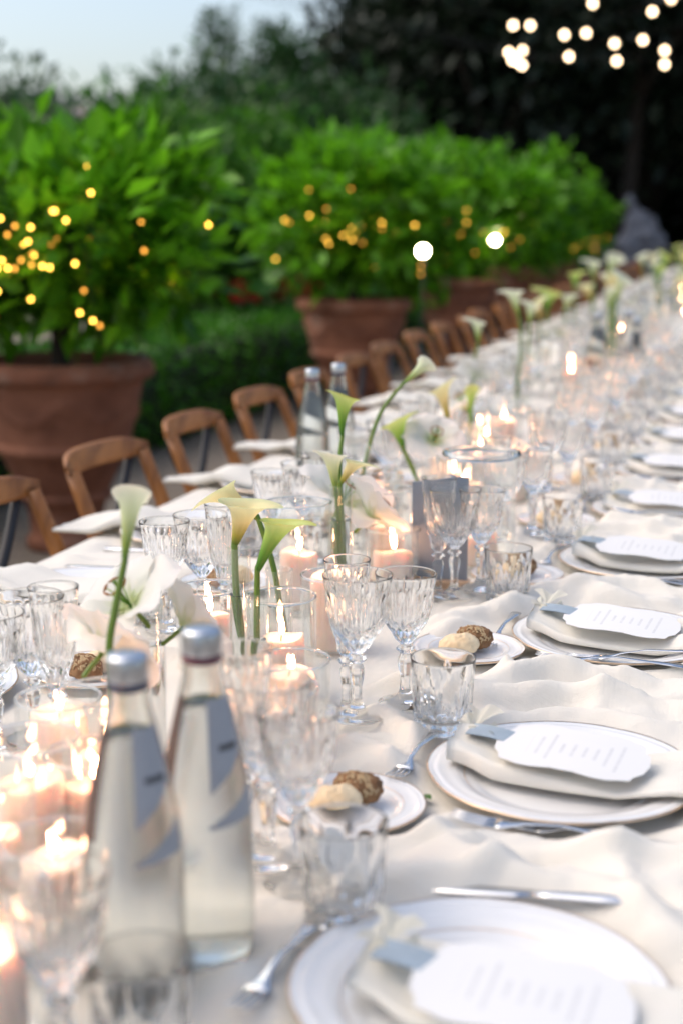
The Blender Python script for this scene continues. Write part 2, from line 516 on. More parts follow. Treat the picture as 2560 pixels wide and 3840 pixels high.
# ---------------------------------------------------------------- mesh building
class G:
    def __init__(s):
        s.v, s.f, s.uv = [], [], []
    def add(s, verts, faces, uv=None):
        o = len(s.v)
        s.v += [tuple(p) for p in verts]
        s.uv += list(uv) if uv else [(0.0, 0.0)] * len(verts)
        s.f += [tuple(i + o for i in q) for q in faces]
        return s
    def lathe(s, prof, seg=48, rf=None, at=(0, 0, 0), capb=False, capt=False):
        vs, fs = [], []
        n = len(prof)
        for j, (r, z) in enumerate(prof):
            for i in range(seg):
                a = 2 * pi * i / seg
                rr = rf(r, z, a, j) if rf else r
                vs.append((at[0] + rr * cos(a), at[1] + rr * sin(a), at[2] + z))
        for j in range(n - 1):
            for i in range(seg):
                k = (i + 1) % seg
                fs.append((j * seg + i, j * seg + k, (j + 1) * seg + k, (j + 1) * seg + i))
        if capb:
            fs.append(tuple(reversed(range(seg))))
        if capt:
            fs.append(tuple((n - 1) * seg + i for i in range(seg)))
        return s.add(vs, fs)
    def tube(s, pts, rad, seg=10, flat=None, cap=True):
        pts = [Vector(p) for p in pts]
        n = len(pts)
        if not hasattr(rad, '__len__'):
            rad = [rad] * n
        up = Vector((0, 0, 1))
        t0 = (pts[1] - pts[0]).normalized()
        if abs(t0.dot(up)) > 0.92:
            up = Vector((1, 0, 0))
        u = (up - t0 * up.dot(t0)).normalized()
        vs, fs, uv = [], [], []
        for j in range(n):
            t = (pts[min(j + 1, n - 1)] - pts[max(j - 1, 0)]).normalized()
            u = (u - t * u.dot(t)).normalized()
            w = t.cross(u)
            fl = flat if flat else 1.0
            for i in range(seg):
                a = 2 * pi * i / seg
                vs.append(pts[j] + (w * cos(a) + u * sin(a) * fl) * rad[j])
                uv.append((j / (n - 1), i / seg))
        for j in range(n - 1):
            for i in range(seg):
                k = (i + 1) % seg
                fs.append((j * seg + i, j * seg + k, (j + 1) * seg + k, (j + 1) * seg + i))
        if cap:
            fs.append(tuple(reversed(range(seg))))
            fs.append(tuple((n - 1) * seg + i for i in range(seg)))
        return s.add(vs, fs, uv)
    def box(s, c, d, bev=0.0):
        x, y, z = c
        a, b, h = d[0] / 2, d[1] / 2, d[2] / 2
        e = min(bev, a * 0.9, b * 0.9, h * 0.9)
        if not e:
            vs = [(x + i * a, y + j * b, z + k * h) for k in (-1, 1) for j in (-1, 1) for i in (-1, 1)]
            return s.add(vs, [(0, 2, 3, 1), (4, 5, 7, 6), (0, 1, 5, 4), (2, 6, 7, 3), (0, 4, 6, 2), (1, 3, 7, 5)])
        def ring(ox, oy, zz):
            return [(x - ox + 0, y - oy, zz), (x + ox, y - oy, zz), (x + ox, y + oy, zz), (x - ox, y + oy, zz)]
        vs = ring(a - e, b - e, z - h) + ring(a, b, z - h + e) + ring(a, b, z + h - e) + ring(a - e, b - e, z + h)
        fs = [(3, 2, 1, 0), (12, 13, 14, 15)]
        for j in range(3):
            for i in range(4):
                k = (i + 1) % 4
                fs.append((j * 4 + i, j * 4 + k, j * 4 + 4 + k, j * 4 + 4 + i))
        return s.add(vs, fs)
    def grid(s, fn, nu, nv, uvf=None, closeu=False):
        vs = [fn(i / (nu if closeu else nu - 1), j / (nv - 1)) for j in range(nv) for i in range(nu)]
        uv = [uvf(i / (nu if closeu else nu - 1), j / (nv - 1)) for j in range(nv) for i in range(nu)] if uvf else None
        fs = []
        for j in range(nv - 1):
            for i in range(nu if closeu else nu - 1):
                k = (i + 1) % nu
                fs.append((j * nu + i, j * nu + k, (j + 1) * nu + k, (j + 1) * nu + i))
        return s.add(vs, fs, uv)
    def mesh(s, name, mat, smooth=True):
        me = bpy.data.meshes.new(name)
        me.from_pydata(s.v, [], s.f)
        if smooth:
            me.polygons.foreach_set('use_smooth', [True] * len(me.polygons))
        if any(u != (0.0, 0.0) for u in s.uv):
            l = me.uv_layers.new(name='UVMap')
            idx = np.zeros(len(me.loops), dtype=np.int32)
            me.loops.foreach_get('vertex_index', idx)
            l.data.foreach_set('uv', np.array(s.uv, dtype=np.float32)[idx].ravel())
        me.materials.append(M[mat])
        me.update()
        return me

def bez(p, n=14):
    # Catmull-Rom through points
    p = [Vector(q) for q in p]
    q = [p[0] * 2 - p[1]] + p + [p[-1] * 2 - p[-2]]
    out = []
    m = len(p) - 1
    for i in range(m):
        a, b, c, d = q[i:i + 4]
        for k in range(n):
            t = k / n
            out.append(0.5 * ((2 * b) + (c - a) * t + (2 * a - 5 * b + 4 * c - d) * t * t + (3 * b - a - 3 * c + d) * t ** 3))
    out.append(p[-1])
    return out

def obj(name, me, parent=None, loc=(0, 0, 0), rot=(0, 0, 0), scale=1.0):
    o = bpy.data.objects.new(name, me)
    COL.objects.link(o)
    if parent:
        o.parent = parent
    o.location = loc
    o.rotation_euler = rot
    o.scale = scale if hasattr(scale, '__len__') else (scale,) * 3
    return o

def tag(o, label, cat, group=None, kind=None):
    if label:
        o['label'] = label
    if cat:
        o['category'] = cat
    if group:
        o['group'] = group
    if kind:
        o['kind'] = kind
    return o

KIND = {}     # kind -> list of (part name, mesh, [(sub name, mesh), ...]); a one-mesh kind has part name None
def place(kind, name, label, cat, loc, rotz=0.0, scale=1.0, group=None, rot=None):
    r = rot if rot else (0, 0, rotz)
    parts = KIND[kind]
    if parts[0][0] is None:
        o = obj(name, parts[0][1], None, loc, r, scale)
        rest = parts[1:]
    else:
        o = obj(name, None, None, loc, r, scale)
        o.empty_display_size = 0.05
        rest = parts
    for pn, me, subs in rest:
        c = obj(pn, me, o)
        for sn, sm in subs:
            obj(sn, sm, c)
    return tag(o, label, cat, group)

ORD = ['zeroth', 'first', 'second', 'third', 'fourth', 'fifth', 'sixth', 'seventh', 'eighth', 'ninth', 'tenth', 'eleventh', 'twelfth', 'thirteenth', 'fourteenth', 'fifteenth', 'sixteenth', 'seventeenth', 'eighteenth', 'nineteenth', 'twentieth']
TENS = {2: 'twenty', 3: 'thirty', 4: 'forty'}
def nth(i):
    if i <= 20:
        return ORD[i]
    if i == 30:
        return 'thirtieth'
    if i == 40:
        return 'fortieth'
    return TENS[i // 10] + '-' + ORD[i % 10]

T = 0.76       # table height

# ---------------------------------------------------------------- the tablecloth's folds
XL, XR = -1.28, 0.16
RIGHT_Y = [1.029, 1.515, 2.076, 2.589] + [3.07 + 0.50 * i for i in range(9)]
LEFT_Y = [1.57, 2.09, 2.60] + [3.14 + 0.54 * i for i in range(32)]
RX, LX = -0.19, -1.075
FOLDS = [  # polyline, height, width on the near side, width on the far side
    ([(-0.52, 1.84), (-0.42, 1.87), (-0.33, 1.93), (-0.30, 1.99)], 0.020, 0.020, 0.030),
    ([(-0.37, 1.74), (-0.30, 1.80), (-0.24, 1.85), (-0.12, 1.85), (0.14, 1.82)], 0.026, 0.022, 0.035),
    ([(-0.33, 1.84), (-0.24, 1.90), (-0.10, 1.90), (0.14, 1.93)], 0.018, 0.016, 0.030),
    ([(-0.30, 1.72), (-0.18, 1.76), (0.0, 1.74), (0.14, 1.76)], 0.016, 0.016, 0.03),
    ([(-0.52, 1.76), (-0.44, 1.77), (-0.36, 1.73), (-0.30, 1.70)], 0.015, 0.014, 0.03),
    ([(-0.50, 1.545), (-0.43, 1.61), (-0.375, 1.56), (-0.36, 1.48)], 0.014, 0.014, 0.025),
    ([(-0.46, 1.44), (-0.40, 1.46), (-0.33, 1.45)], 0.012, 0.012, 0.025),
    ([(-0.48, 1.49), (-0.42, 1.52), (-0.35, 1.50)], 0.010, 0.012, 0.022),
    ([(-0.40, 1.29), (-0.28, 1.305), (-0.16, 1.29), (-0.05, 1.30), (0.14, 1.28)], 0.019, 0.014, 0.030),
    ([(-0.20, 1.265), (-0.235, 1.20), (-0.29, 1.14)], 0.014, 0.020, 0.02),
    ([(-0.16, 1.27), (-0.13, 1.225), (-0.09, 1.19), (-0.05, 1.12)], 0.018, 0.020, 0.03),
    ([(-0.06, 1.25), (-0.01, 1.20), (0.10, 1.19)], 0.014, 0.018, 0.03),
    ([(-0.52, 2.02), (-0.45, 2.09), (-0.37, 2.14), (-0.30, 2.20)], 0.018, 0.018, 0.03),
    ([(-0.50, 1.97), (-0.46, 2.00), (-0.40, 2.08)], 0.014, 0.014, 0.025),
    ([(-0.30, 2.30), (-0.18, 2.34), (0.0, 2.30), (0.14, 2.32)], 0.020, 0.018, 0.03),
    ([(-0.38, 1.38), (-0.30, 1.385), (-0.20, 1.37)], 0.008, 0.012, 0.02),
]
_rf = random.Random(3)
for y in RIGHT_Y[3:]:
    for k in range(3):
        yy = y + 0.16 + k * 0.06 + _rf.uniform(-0.02, 0.02)
        FOLDS.append(([(-0.42 + _rf.uniform(-.05, .05), yy + _rf.uniform(-.04, .04)), (-0.25, yy + _rf.uniform(-.02, .02)), (-0.08, yy + _rf.uniform(-.02, .02)), (0.14, yy + _rf.uniform(-.03, .03))], _rf.uniform(0.012, 0.022), 0.018, 0.03))
for y in LEFT_Y:
    for k in range(2):
        yy = y + 0.22 + k * 0.07 + _rf.uniform(-0.02, 0.02)
        FOLDS.append(([(-1.27, yy + _rf.uniform(-.03, .03)), (-1.10, yy + _rf.uniform(-.02, .02)), (-0.92, yy + _rf.uniform(-.03, .03)), (-0.80, yy + _rf.uniform(-.05, .05))], _rf.uniform(0.010, 0.018), 0.018, 0.03))

for k in range(70):       # small creases
    cx, cy_ = _rf.uniform(-.5, .14), _rf.uniform(1.0, 2.6)
    an, ln = _rf.gauss(0.15, .5), _rf.uniform(.04, .13)
    dx, dy = cos(an) * ln / 2, sin(an) * ln / 2
    FOLDS.append(([(cx - dx, cy_ - dy), (cx, cy_ + _rf.uniform(-.01, .01)), (cx + dx, cy_ + dy)], _rf.uniform(.0018, .0042), .010, .016))

def pnoise(x, y, seed):
    xi, yi = np.floor(x).astype(np.int64), np.floor(y).astype(np.int64)
    xf, yf = x - xi, y - yi
    def gr(ix, iy):
        h = np.sin(ix * 127.1 + iy * 311.7 + seed * 74.7) * 43758.5453
        a = (h - np.floor(h)) * 2 * pi
        return np.cos(a), np.sin(a)
    u, v = xf ** 3 * (xf * (xf * 6 - 15) + 10), yf ** 3 * (yf * (yf * 6 - 15) + 10)
    n = []
    for dx, dy in ((0, 0), (1, 0), (0, 1), (1, 1)):
        gx, gy = gr(xi + dx, yi + dy)
        n.append(gx * (xf - dx) + gy * (yf - dy))
    return (n[0] * (1 - u) + n[1] * u) * (1 - v) + (n[2] * (1 - u) + n[3] * u) * v

def crumple(X, Y):
    # gathered linen: long rounded folds that meet in sharp valleys, and finer creases across them
    wx = X + .05 * pnoise(X * 4, Y * 4, 3)
    wy = Y + .07 * pnoise(X * 3.5, Y * 3.5, 5) + .018 * pnoise(X * 11, Y * 9, 8)
    a = np.minimum(np.abs(pnoise(wx * 2.6, wy * 9.0, 11)) * 1.9, 1)
    b = np.minimum(np.abs(pnoise(wx * 5.5 + wy * 3, wy * 15.0 - wx * 4, 12)) * 1.9, 1)
    c = np.minimum(np.abs(pnoise(wx * 17 - wy * 9, wy * 30 + wx * 8, 13)) * 1.9, 1)
    e = np.minimum(np.abs(pnoise(wx * 34 + wy * 21, wy * 47 - wx * 19, 14)) * 1.9, 1)
    r1 = np.clip(1 - np.abs(pnoise(wx * 3.1 + wy * 4.2 + 7, wy * 4.6 - wx * 2.8, 21)) * 3.2, 0, 1) ** 1.5
    r2 = np.clip(1 - np.abs(pnoise(wx * 7.0 - wy * 6.5, wy * 8.0 + wx * 5.0, 22)) * 3.4, 0, 1) ** 1.6
    return .024 * a ** .85 + .017 * r1 + .008 * r2 + .007 * b + .0045 * c + .0016 * e

def cloth_z(X, Y):
    X = np.asarray(X, dtype=np.float64)
    Y = np.asarray(Y, dtype=np.float64)
    z = np.zeros_like(X)
    for pl, amp, wn, wf in FOLDS:
        pts = [(p.x, p.y) for p in bez([(a, b, 0) for a, b in pl], 5)]
        ymin = min(p[1] for p in pts) - 0.12
        ymax = max(p[1] for p in pts) + 0.12
        sel = (Y > ymin) & (Y < ymax)
        if not sel.any():
            continue
        x, y = X[sel], Y[sel]
        best = np.full(x.shape, 9.0)
        side = np.zeros(x.shape)
        par = np.zeros(x.shape)
        m = len(pts) - 1
        for i in range(m):
            (ax, ay), (bx, by) = pts[i], pts[i + 1]
            dx, dy = bx - ax, by - ay
            L2 = dx * dx + dy * dy
            tt = np.clip(((x - ax) * dx + (y - ay) * dy) / L2, 0, 1)
            d = np.hypot(x - ax - tt * dx, y - ay - tt * dy)
            s_ = (dx * (y - ay) - dy * (x - ax)) * (1 if dx >= 0 else -1)
            u = d < best
            best = np.where(u, d, best)
            side = np.where(u, s_, side)
            par = np.where(u, (i + tt) / m, par)
        w = np.where(side > 0, wf * .95, wn * .72)
        env = np.sin(np.clip(par, 0.0, 1.0) * pi) ** 0.5 * 0.75 + 0.25
        k = 1.35 * amp * env * np.exp(-(best / w) ** 2) - np.where(side > 0, 0, .30 * amp * env * np.exp(-((best - 2.0 * w) / (.9 * w)) ** 2))
        z[sel] = np.where(k > 0, np.maximum(z[sel], k) + 0.35 * np.minimum(z[sel], k), z[sel] + k)
    z = .62 * z + crumple(X, Y) * np.clip((X + .56) / .10, .25, 1.0)
    # low, broad unevenness of linen that was gathered by hand
    z += 0.0026 * np.sin(X * 31 + 2.1 * np.sin(Y * 9)) * np.sin(Y * 23 + 1.7 * np.sin(X * 13 + 1)) + 0.0014 * np.sin(X * 71 + Y * 37 + 2 * np.sin(Y * 17))
    for ys, px_, r in ((RIGHT_Y, RX, 0.138), (LEFT_Y, LX, 0.138)):
        for y in ys:
            d = np.hypot(X - px_, Y - y)
            z *= np.clip((d - r) / 0.055, 0.05, 1.0)
    for ys, s_ in ((RIGHT_Y, 1), (LEFT_Y, -1)):
        for y in ys:
            bx, by = (RX if s_ > 0 else LX) - 0.205 * s_, y - 0.14 * s_
            d = np.hypot(X - bx, Y - by)
            z *= np.clip((d - 0.066) / 0.05, 0.06, 1.0)
    for bx, by in ((-.463, .975), (-.434, 1.058), (-1.005, 3.156), (-.985, 3.30)):
        z *= np.clip((np.hypot(X - bx, Y - by) - .035) / .04, 0.05, 1.0)
    z *= np.clip((np.abs(X + 0.62) - 0.10) / 0.08, 0.25, 1.0)
    z *= np.clip((XR - X) / .05, .08, 1.0) * np.clip((X - XL) / .05, .08, 1.0)
    return T + z

def cz(x, y):
    return float(cloth_z(np.array([x]), np.array([y]))[0])

# ---------------------------------------------------------------- the setting: ground, hills
g = G()
g.add([(-400, -60, 0), (400, -60, 0), (400, 600, 0), (-400, 600, 0)], [(0, 1, 2, 3)])
tag(obj('ground', g.mesh('ground', 'ground', False)), 'pale brown gravel ground of the garden terrace', None, None, 'structure')

def hill_h(x, y):
    d = math.hypot(x, y)
    return max(0.0, (d - 60) * 0.17) * (0.55 + 0.25 * sin(x * 0.021 + 1.0) + 0.2 * sin(y * 0.017 + x * 0.009))
def hill_f(u, v):
    a = radians(100 + u * 70)
    d = 60 + v * 140
    x, y = d * cos(a), d * sin(a)
    return (x, y, -0.3 + hill_h(x, y))
g = G().grid(hill_f, 40, 20)
tag(obj('hills', g.mesh('hills', 'hill')), 'low wooded hills far behind the garden', None, None, 'structure')

# ---------------------------------------------------------------- foliage
def leaf_mesh(name, mat, blobs, n, size, seed, shell=0.55, aspect=0.42, jitter=0.25, droop=0.0, clump=0, clump_r=0.12):
    """blobs: (cx, cy, cz, rx, ry, rz, weight). Folded leaf-shaped faces spread through the volume."""
    rg = np.random.default_rng(seed)
    B = np.array(blobs, dtype=np.float64)
    w = B[:, 6] / B[:, 6].sum()
    def sample(k):
        which = rg.choice(len(B), size=k, p=w)
        d = rg.normal(size=(k, 3))
        d /= np.linalg.norm(d, axis=1)[:, None]
        r = shell + (1 - shell) * rg.random(k)
        r = np.where(rg.random(k) < 0.25, rg.random(k) ** 0.4, r)
        lump = 1 + jitter * np.sin(d[:, 0] * 7 + which * 1.7) * np.sin(d[:, 1] * 6 + which * 2.3 + d[:, 2] * 5)
        P = B[which, :3] + d * B[which, 3:6] * (r * lump)[:, None]
        return P, d
    if clump:
        C, D = sample(max(1, n // clump))
        idx = np.repeat(np.arange(len(C)), clump)[:n]
        off = rg.normal(size=(len(idx), 3)) * clump_r
        P, d = C[idx] + off, D[idx] * 0.6 + off / clump_r * 0.5
        n = len(idx)
    else:
        P, d = sample(n)
    ax = d + rg.normal(size=(n, 3)) * 0.75 + np.array([0, 0, 0.35 - droop])
    ax /= np.linalg.norm(ax, axis=1)[:, None]
    up = np.array([0, 0, 1.0]) + rg.normal(size=(n, 3)) * 0.55
    sd = np.cross(ax, up)
    sd /= np.linalg.norm(sd, axis=1)[:, None] + 1e-9
    nr = np.cross(sd, ax)
    L = size * (0.6 + 0.7 * rg.random(n))[:, None]
    Wd = L * aspect * 0.5
    V = np.empty((n, 6, 3))
    V[:, 0] = P
    V[:, 1] = P + ax * L * 0.45 + sd * Wd + nr * L * 0.06
    V[:, 2] = P + ax * L + nr * L * -0.08
    V[:, 3] = P + ax * L * 0.45 - sd * Wd + nr * L * 0.06
    V = V[:, :4]
    me = bpy.data.meshes.new(name)
    me.vertices.add(n * 4)
    me.vertices.foreach_set('co', V.reshape(-1).astype(np.float32))
    F = np.empty((n, 2, 3), dtype=np.int32)
    base = np.arange(n)[:, None] * 4
    F[:, 0] = base + np.array([0, 1, 2])
    F[:, 1] = base + np.array([0, 2, 3])
    me.loops.add(n * 6)
    me.loops.foreach_set('vertex_index', F.reshape(-1))
    me.polygons.add(n * 2)
    me.polygons.foreach_set('loop_start', np.arange(0, n * 6, 3, dtype=np.int32))
    me.polygons.foreach_set('loop_total', np.full(n * 2, 3, dtype=np.int32))
    uvl = me.uv_layers.new(name='UVMap')
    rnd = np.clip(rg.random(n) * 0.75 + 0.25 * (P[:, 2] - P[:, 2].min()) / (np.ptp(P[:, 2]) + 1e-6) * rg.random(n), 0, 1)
    uv = np.zeros((n, 6, 2), dtype=np.float32)
    uv[:, :, 0] = rnd[:, None]
    uvl.data.foreach_set('uv', uv.reshape(-1))
    me.materials.append(M[mat])
    me.update()
    me.validate()
    return me

def trunk_mesh(h, r, limbs, spread, top, seed, lean=(0, 0)):
    rr = random.Random(seed)
    g = G()
    g.tube(bez([(0, 0, -0.05), (lean[0] * .4 + rr.uniform(-.02, .02) * h, lean[1] * .4, h * 0.5), (lean[0], lean[1], h)], 5), [r * (1 - 0.035 * i) for i in range(11)], 9)
    for k in range(limbs):
        a = 2 * pi * k / limbs + rr.uniform(-.3, .3)
        e = spread * rr.uniform(.6, 1)
        z1 = h + (top - h) * rr.uniform(.45, .9)
        pts = bez([(lean[0], lean[1], h * 0.92), (lean[0] + e * .4 * cos(a), lean[1] + e * .4 * sin(a), h + (z1 - h) * .5), (lean[0] + e * cos(a), lean[1] + e * sin(a), z1)], 4)
        g.tube(pts, [r * 0.6 * (1 - 0.1 * i) for i in range(9)], 6)
    return g.mesh('trunk', 'bark')

def tree(name, label, group, loc, trunk, crown, cat='tree', extra=()):
    o = obj(name, None, None, loc)
    tag(o, label, cat, group)
    if trunk:
        obj('trunk', trunk, o)
    c = obj('crown', crown, o)
    c['kind'] = 'stuff'
    for n_, me in extra:
        e = obj(n_, me, o)
        e['kind'] = 'stuff'
    return o

# potted citrus trees along the terrace
POT_PROF = [(0.0, 0.0), (0.175, 0.0), (0.19, 0.012), (0.19, 0.05), (0.165, 0.075), (0.172, 0.16), (0.19, 0.225), (0.215, 0.235), (0.222, 0.258), (0.205, 0.275), (0.215, 0.29),
            (0.285, 0.44), (0.318, 0.468), (0.326, 0.492), (0.312, 0.515), (0.318, 0.54), (0.352, 0.68), (0.372, 0.765), (0.378, 0.79), (0.415, 0.80), (0.43, 0.825), (0.428, 0.86), (0.405, 0.885),
            (0.375, 0.885), (0.36, 0.86), (0.355, 0.80), (0.0, 0.795)]
def pot_rf(r, z, a, j):
    k = 0.0
    if 0.56 < z < 0.74:       # raised garland swags round the belly
        ph = (a * 6 / (2 * pi)) % 1.0
        c = 0.72 - 0.10 * sin(pi * ph)
        k = 0.016 * exp(-((z - c) / 0.02) ** 2)
    return r + k + 0.002 * sin(a * 5 + z * 9)
prof = []
for (a, b), (c, d) in zip(POT_PROF[:-1], POT_PROF[1:]):
    m = 6 if 0.5 < b < 0.75 else 2
    prof += [(a + (c - a) * k / m, b + (d - b) * k / m) for k in range(m)]
prof.append(POT_PROF[-1])
pot_me = G().lathe(prof, 60, pot_rf).mesh('pot', 'terracotta')
soil_me = G().lathe([(0.0, 0.815), (0.2, 0.825), (0.353, 0.812)], 30).mesh('soil', 'soil')
KIND['pot'] = [(None, pot_me, []), ('soil', soil_me, [])]

POTS = [(-2.88, 5.50, 0.93), (-2.85, 9.95, 0.98), (-2.86, 13.6, 1.0), (-3.07, 17.7, 1.0), (-3.17, 21.8, 1.0)]
pot_txt = ['nearest the camera on the left', 'second in the row', 'third in the row, mostly hidden', 'fourth in the row towards the dark trees', 'last in the row before the dark trees']
CR = [  # crown blobs relative to the pot's foot
    [(-.08, .1, 1.36, .54, .56, .27, 3), (.28, -.1, 1.34, .34, .40, .24, 1.4), (-.5, 0, 1.30, .4, .5, .25, 1.5), (.1, .2, 1.50, .4, .4, .16, .9), (.30, .0, 1.24, .28, .36, .15, .6), (-.35, -.1, 1.24, .36, .4, .15, .6)],
    [(0, 0, 1.42, .62, .62, .38, 3), (.3, -.2, 1.50, .40, .4, .34, 1.3), (-.38, .1, 1.36, .38, .45, .34, 1.2), (.38, .1, 1.25, .32, .4, .26, 1), (-.15, 0, 1.64, .4, .4, .20, .8)],
    [(0, 0, 1.50, .78, .75, .48, 3), (.3, .1, 1.62, .5, .5, .38, 1.3), (-.35, .1, 1.50, .5, .5, .5, 1.4), (.1, 0, 1.25, .55, .5, .3, 1)],
    [(0, 0, 1.55, .75, .75, .52, 3), (.4, .1, 1.85, .35, .35, .4, 1.0), (-.3, .1, 1.5, .5, .5, .45, 1.4), (.4, 0, 1.2, .45, .5, .3, 1)],
    [(0, 0, 1.5, .7, .7, .5, 3), (.35, .1, 1.55, .45, .4, .42, 1.3), (.3, 0, 1.2, .5, .5, .35, 1)],
]
citrus_txt = ['large bright green citrus tree in the nearest terracotta pot, fairy lights inside', 'round citrus tree in the second terracotta pot of the row', 'broad citrus tree in the third terracotta pot, behind a bright lamp', 'citrus tree in the fourth pot, one shoot sticking up', 'farthest potted citrus tree, glowing yellow near its base']
for i, (x, y, s) in enumerate(POTS):
    place('pot', 'terracotta_pot', 'big aged terracotta pot with rolled rim, ' + pot_txt[i], 'pot', (x, y, 0), 0.3 * i, s, 'terracotta pots in a row')
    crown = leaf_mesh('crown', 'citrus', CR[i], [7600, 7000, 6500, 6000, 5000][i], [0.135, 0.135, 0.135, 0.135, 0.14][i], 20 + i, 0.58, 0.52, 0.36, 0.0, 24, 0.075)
    o = obj('citrus_tree', None, None, (x, y, 0.81 * s))
    tag(o, citrus_txt[i], 'tree', 'citrus trees in pots')
    obj('trunk', trunk_mesh(0.33, 0.048, 6, 0.45, 0.85, i), o)
    c = obj('crown', crown, o, (0, 0, -0.81 * s))
    c['kind'] = 'stuff'

# fairy lights wound through the crowns
bulb_me = G().lathe([(0.0, -.0075), (.005, -.006), (.0075, 0), (.005, .006), (0.0, .0075)], 8).mesh('bulb', 'fairy')
bulb_dim = bulb_me.copy()
bulb_dim.materials.clear()
M['fairy_dim'] = mat_emit('weak fairy bulb', (1.0, 0.42, 0.06), 3.2)
M['fairy_dim'].cycles.emission_sampling = 'NONE'
bulb_dim.materials.append(M['fairy_dim'])
fairy_txt = ['string of warm fairy lights in the crown of the nearest citrus tree', 'string of warm fairy lights in the second citrus tree', 'string of warm fairy lights in the third citrus tree', 'string of warm fairy lights in the fourth citrus tree', 'string of warm fairy lights low in the farthest citrus tree']
# centre lines of the wound strings, relative to the pot's foot
def fairy(i, spots):
    x, y, s = POTS[i]
    o = obj('fairy_light_string', None, None, (x, y, 0))
    tag(o, fairy_txt[i], 'lights', 'fairy lights in the citrus trees')
    g = G()
    g.tube(bez(spots, 3), 0.0012, 4)
    obj('wire', g.mesh('wire', 'cable'), o)
    for k, p in enumerate(spots):
        obj('bulb', bulb_dim if k % 5 in (1, 3) else bulb_me, o, p)
rf = random.Random(11)
def wind(n, c, r, h, near=1.0):
    out = []
    for k in range(n):
        a = -1.25 + max(-1.5, min(1.5, rf.gauss(0, .62)))          # mostly the side facing the table
        q = (1 - .5 * rf.random() ** 1.6) * near
        out.append((c[0] + r * q * cos(a), c[1] + r * q * sin(a), c[2] + rf.gauss(0, h * .55)))
    out.sort(key=lambda p: math.atan2(p[1] - c[1], p[0] - c[0]))
    return out
_core = [(-.02 + rf.gauss(0, .10), -.56 + rf.uniform(-.08, .08), 1.40 + rf.gauss(0, .045)) for k in range(20)]
fairy(0, wind(90, (0, 0, 1.30), .68, .24) + _core)
fairy(1, wind(52, (0, 0, 1.42), .66, .32))
fairy(2, wind(26, (0, 0, 1.30), .74, .18))
fairy(3, wind(10, (0, 0, 1.22), .72, .10))
fairy(4, wind(26, (.25, 0, 1.10), .62, .16))

# clipped box hedge behind the pots
def box_leaves(name, mat, x0, x1, y0, y1, z0, z1, n, size, seed):
    rg = np.random.default_rng(seed)
    A = [(x1 - x0) * (y1 - y0), (z1 - z0) * (y1 - y0), (z1 - z0) * (y1 - y0), (x1 - x0) * (z1 - z0)]
    A = np.array(A) / sum(A)
    which = rg.choice(4, size=n, p=A)
    u, v, w = rg.random(n), rg.random(n), rg.random(n) ** 2 * 0.10
    P = np.empty((n, 3))
    nrm = np.zeros((n, 3))
    k = which == 0
    P[k] = np.c_[x0 + u[k] * (x1 - x0), y0 + v[k] * (y1 - y0), z1 - w[k]]; nrm[k] = (0, 0, 1)
    k = which == 1
    P[k] = np.c_[x1 - w[k], y0 + u[k] * (y1 - y0), z0 + v[k] * (z1 - z0)]; nrm[k] = (1, 0, .2)
    k = which == 2
    P[k] = np.c_[x0 + w[k], y0 + u[k] * (y1 - y0), z0 + v[k] * (z1 - z0)]; nrm[k] = (-1, 0, .2)
    k = which == 3
    P[k] = np.c_[x0 + u[k] * (x1 - x0), y0 + w[k], z0 + v[k] * (z1 - z0)]; nrm[k] = (0, -1, .2)
    ax = nrm + rg.normal(size=(n, 3)) * .7
    ax /= np.linalg.norm(ax, axis=1)[:, None]
    sd = np.cross(ax, rg.normal(size=(n, 3)))
    sd /= np.linalg.norm(sd, axis=1)[:, None]
    L = size * (.6 + .8 * rg.random(n))[:, None]
    V = np.stack([P, P + ax * L * .5 + sd * L * .35, P + ax * L, P + ax * L * .5 - sd * L * .35], 1)
    me = bpy.data.meshes.new(name)
    me.from_pydata(V.reshape(-1, 3).tolist(), [], (np.arange(n)[:, None] * 4 + np.arange(4)).tolist())
    l = me.uv_layers.new(name='UVMap')
    uv = np.zeros((n, 4, 2), dtype=np.float32)
    uv[:, :, 0] = rg.random(n)[:, None]
    l.data.foreach_set('uv', uv.reshape(-1))
    me.materials.append(M[mat])
    return me
ho = obj('box_hedge', None, None, (-3.95, 12.0, 0))
tag(ho, 'low clipped box hedge running behind the terracotta pots', 'hedge')
c = obj('foliage', box_leaves('foliage', 'box', -.38, .38, -10.5, 12.5, 0.02, 0.66, 30000, 0.05, 5), ho)
c['kind'] = 'stuff'
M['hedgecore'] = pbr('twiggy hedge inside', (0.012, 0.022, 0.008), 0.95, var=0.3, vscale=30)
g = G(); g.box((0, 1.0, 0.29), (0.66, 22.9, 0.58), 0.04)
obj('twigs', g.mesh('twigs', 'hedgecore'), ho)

# geraniums in bloom behind the hedge
def geranium(loc, s, heads, seed, label):
    rr = random.Random(seed)
    o = obj('geranium', None, None, loc, (0, 0, 0), s)
    tag(o, label, 'plant', 'red geraniums behind the hedge')
    c = obj('foliage', leaf_mesh('foliage', 'oleander', [(0, 0, .40, .40, .40, .26, 1)], 600, .08, seed, .5, .9), o)
    c['kind'] = 'stuff'
    for k in range(heads):
        p = (rr.uniform(-.2, .42), rr.uniform(-.42, .42), rr.uniform(.94, 1.14))
        st = G().tube([(p[0] * .5, p[1] * .5, .35), p], .006, 5).mesh('stalk', 'stem')
        so = obj('stalk', st, o)
        b = obj('flower_head', leaf_mesh('flower_head', 'red', [(0, 0, 0, .065, .065, .05, 1)], 90, .05, seed + k, .8, .9), so, p)
    return o
geranium((-4.22, 12.35, 0), .80, 11, 41, 'red geranium beside the second terracotta pot')
geranium((-4.45, 11.75, 0), .80, 6, 42, 'red geranium left of the brightest red flowers')
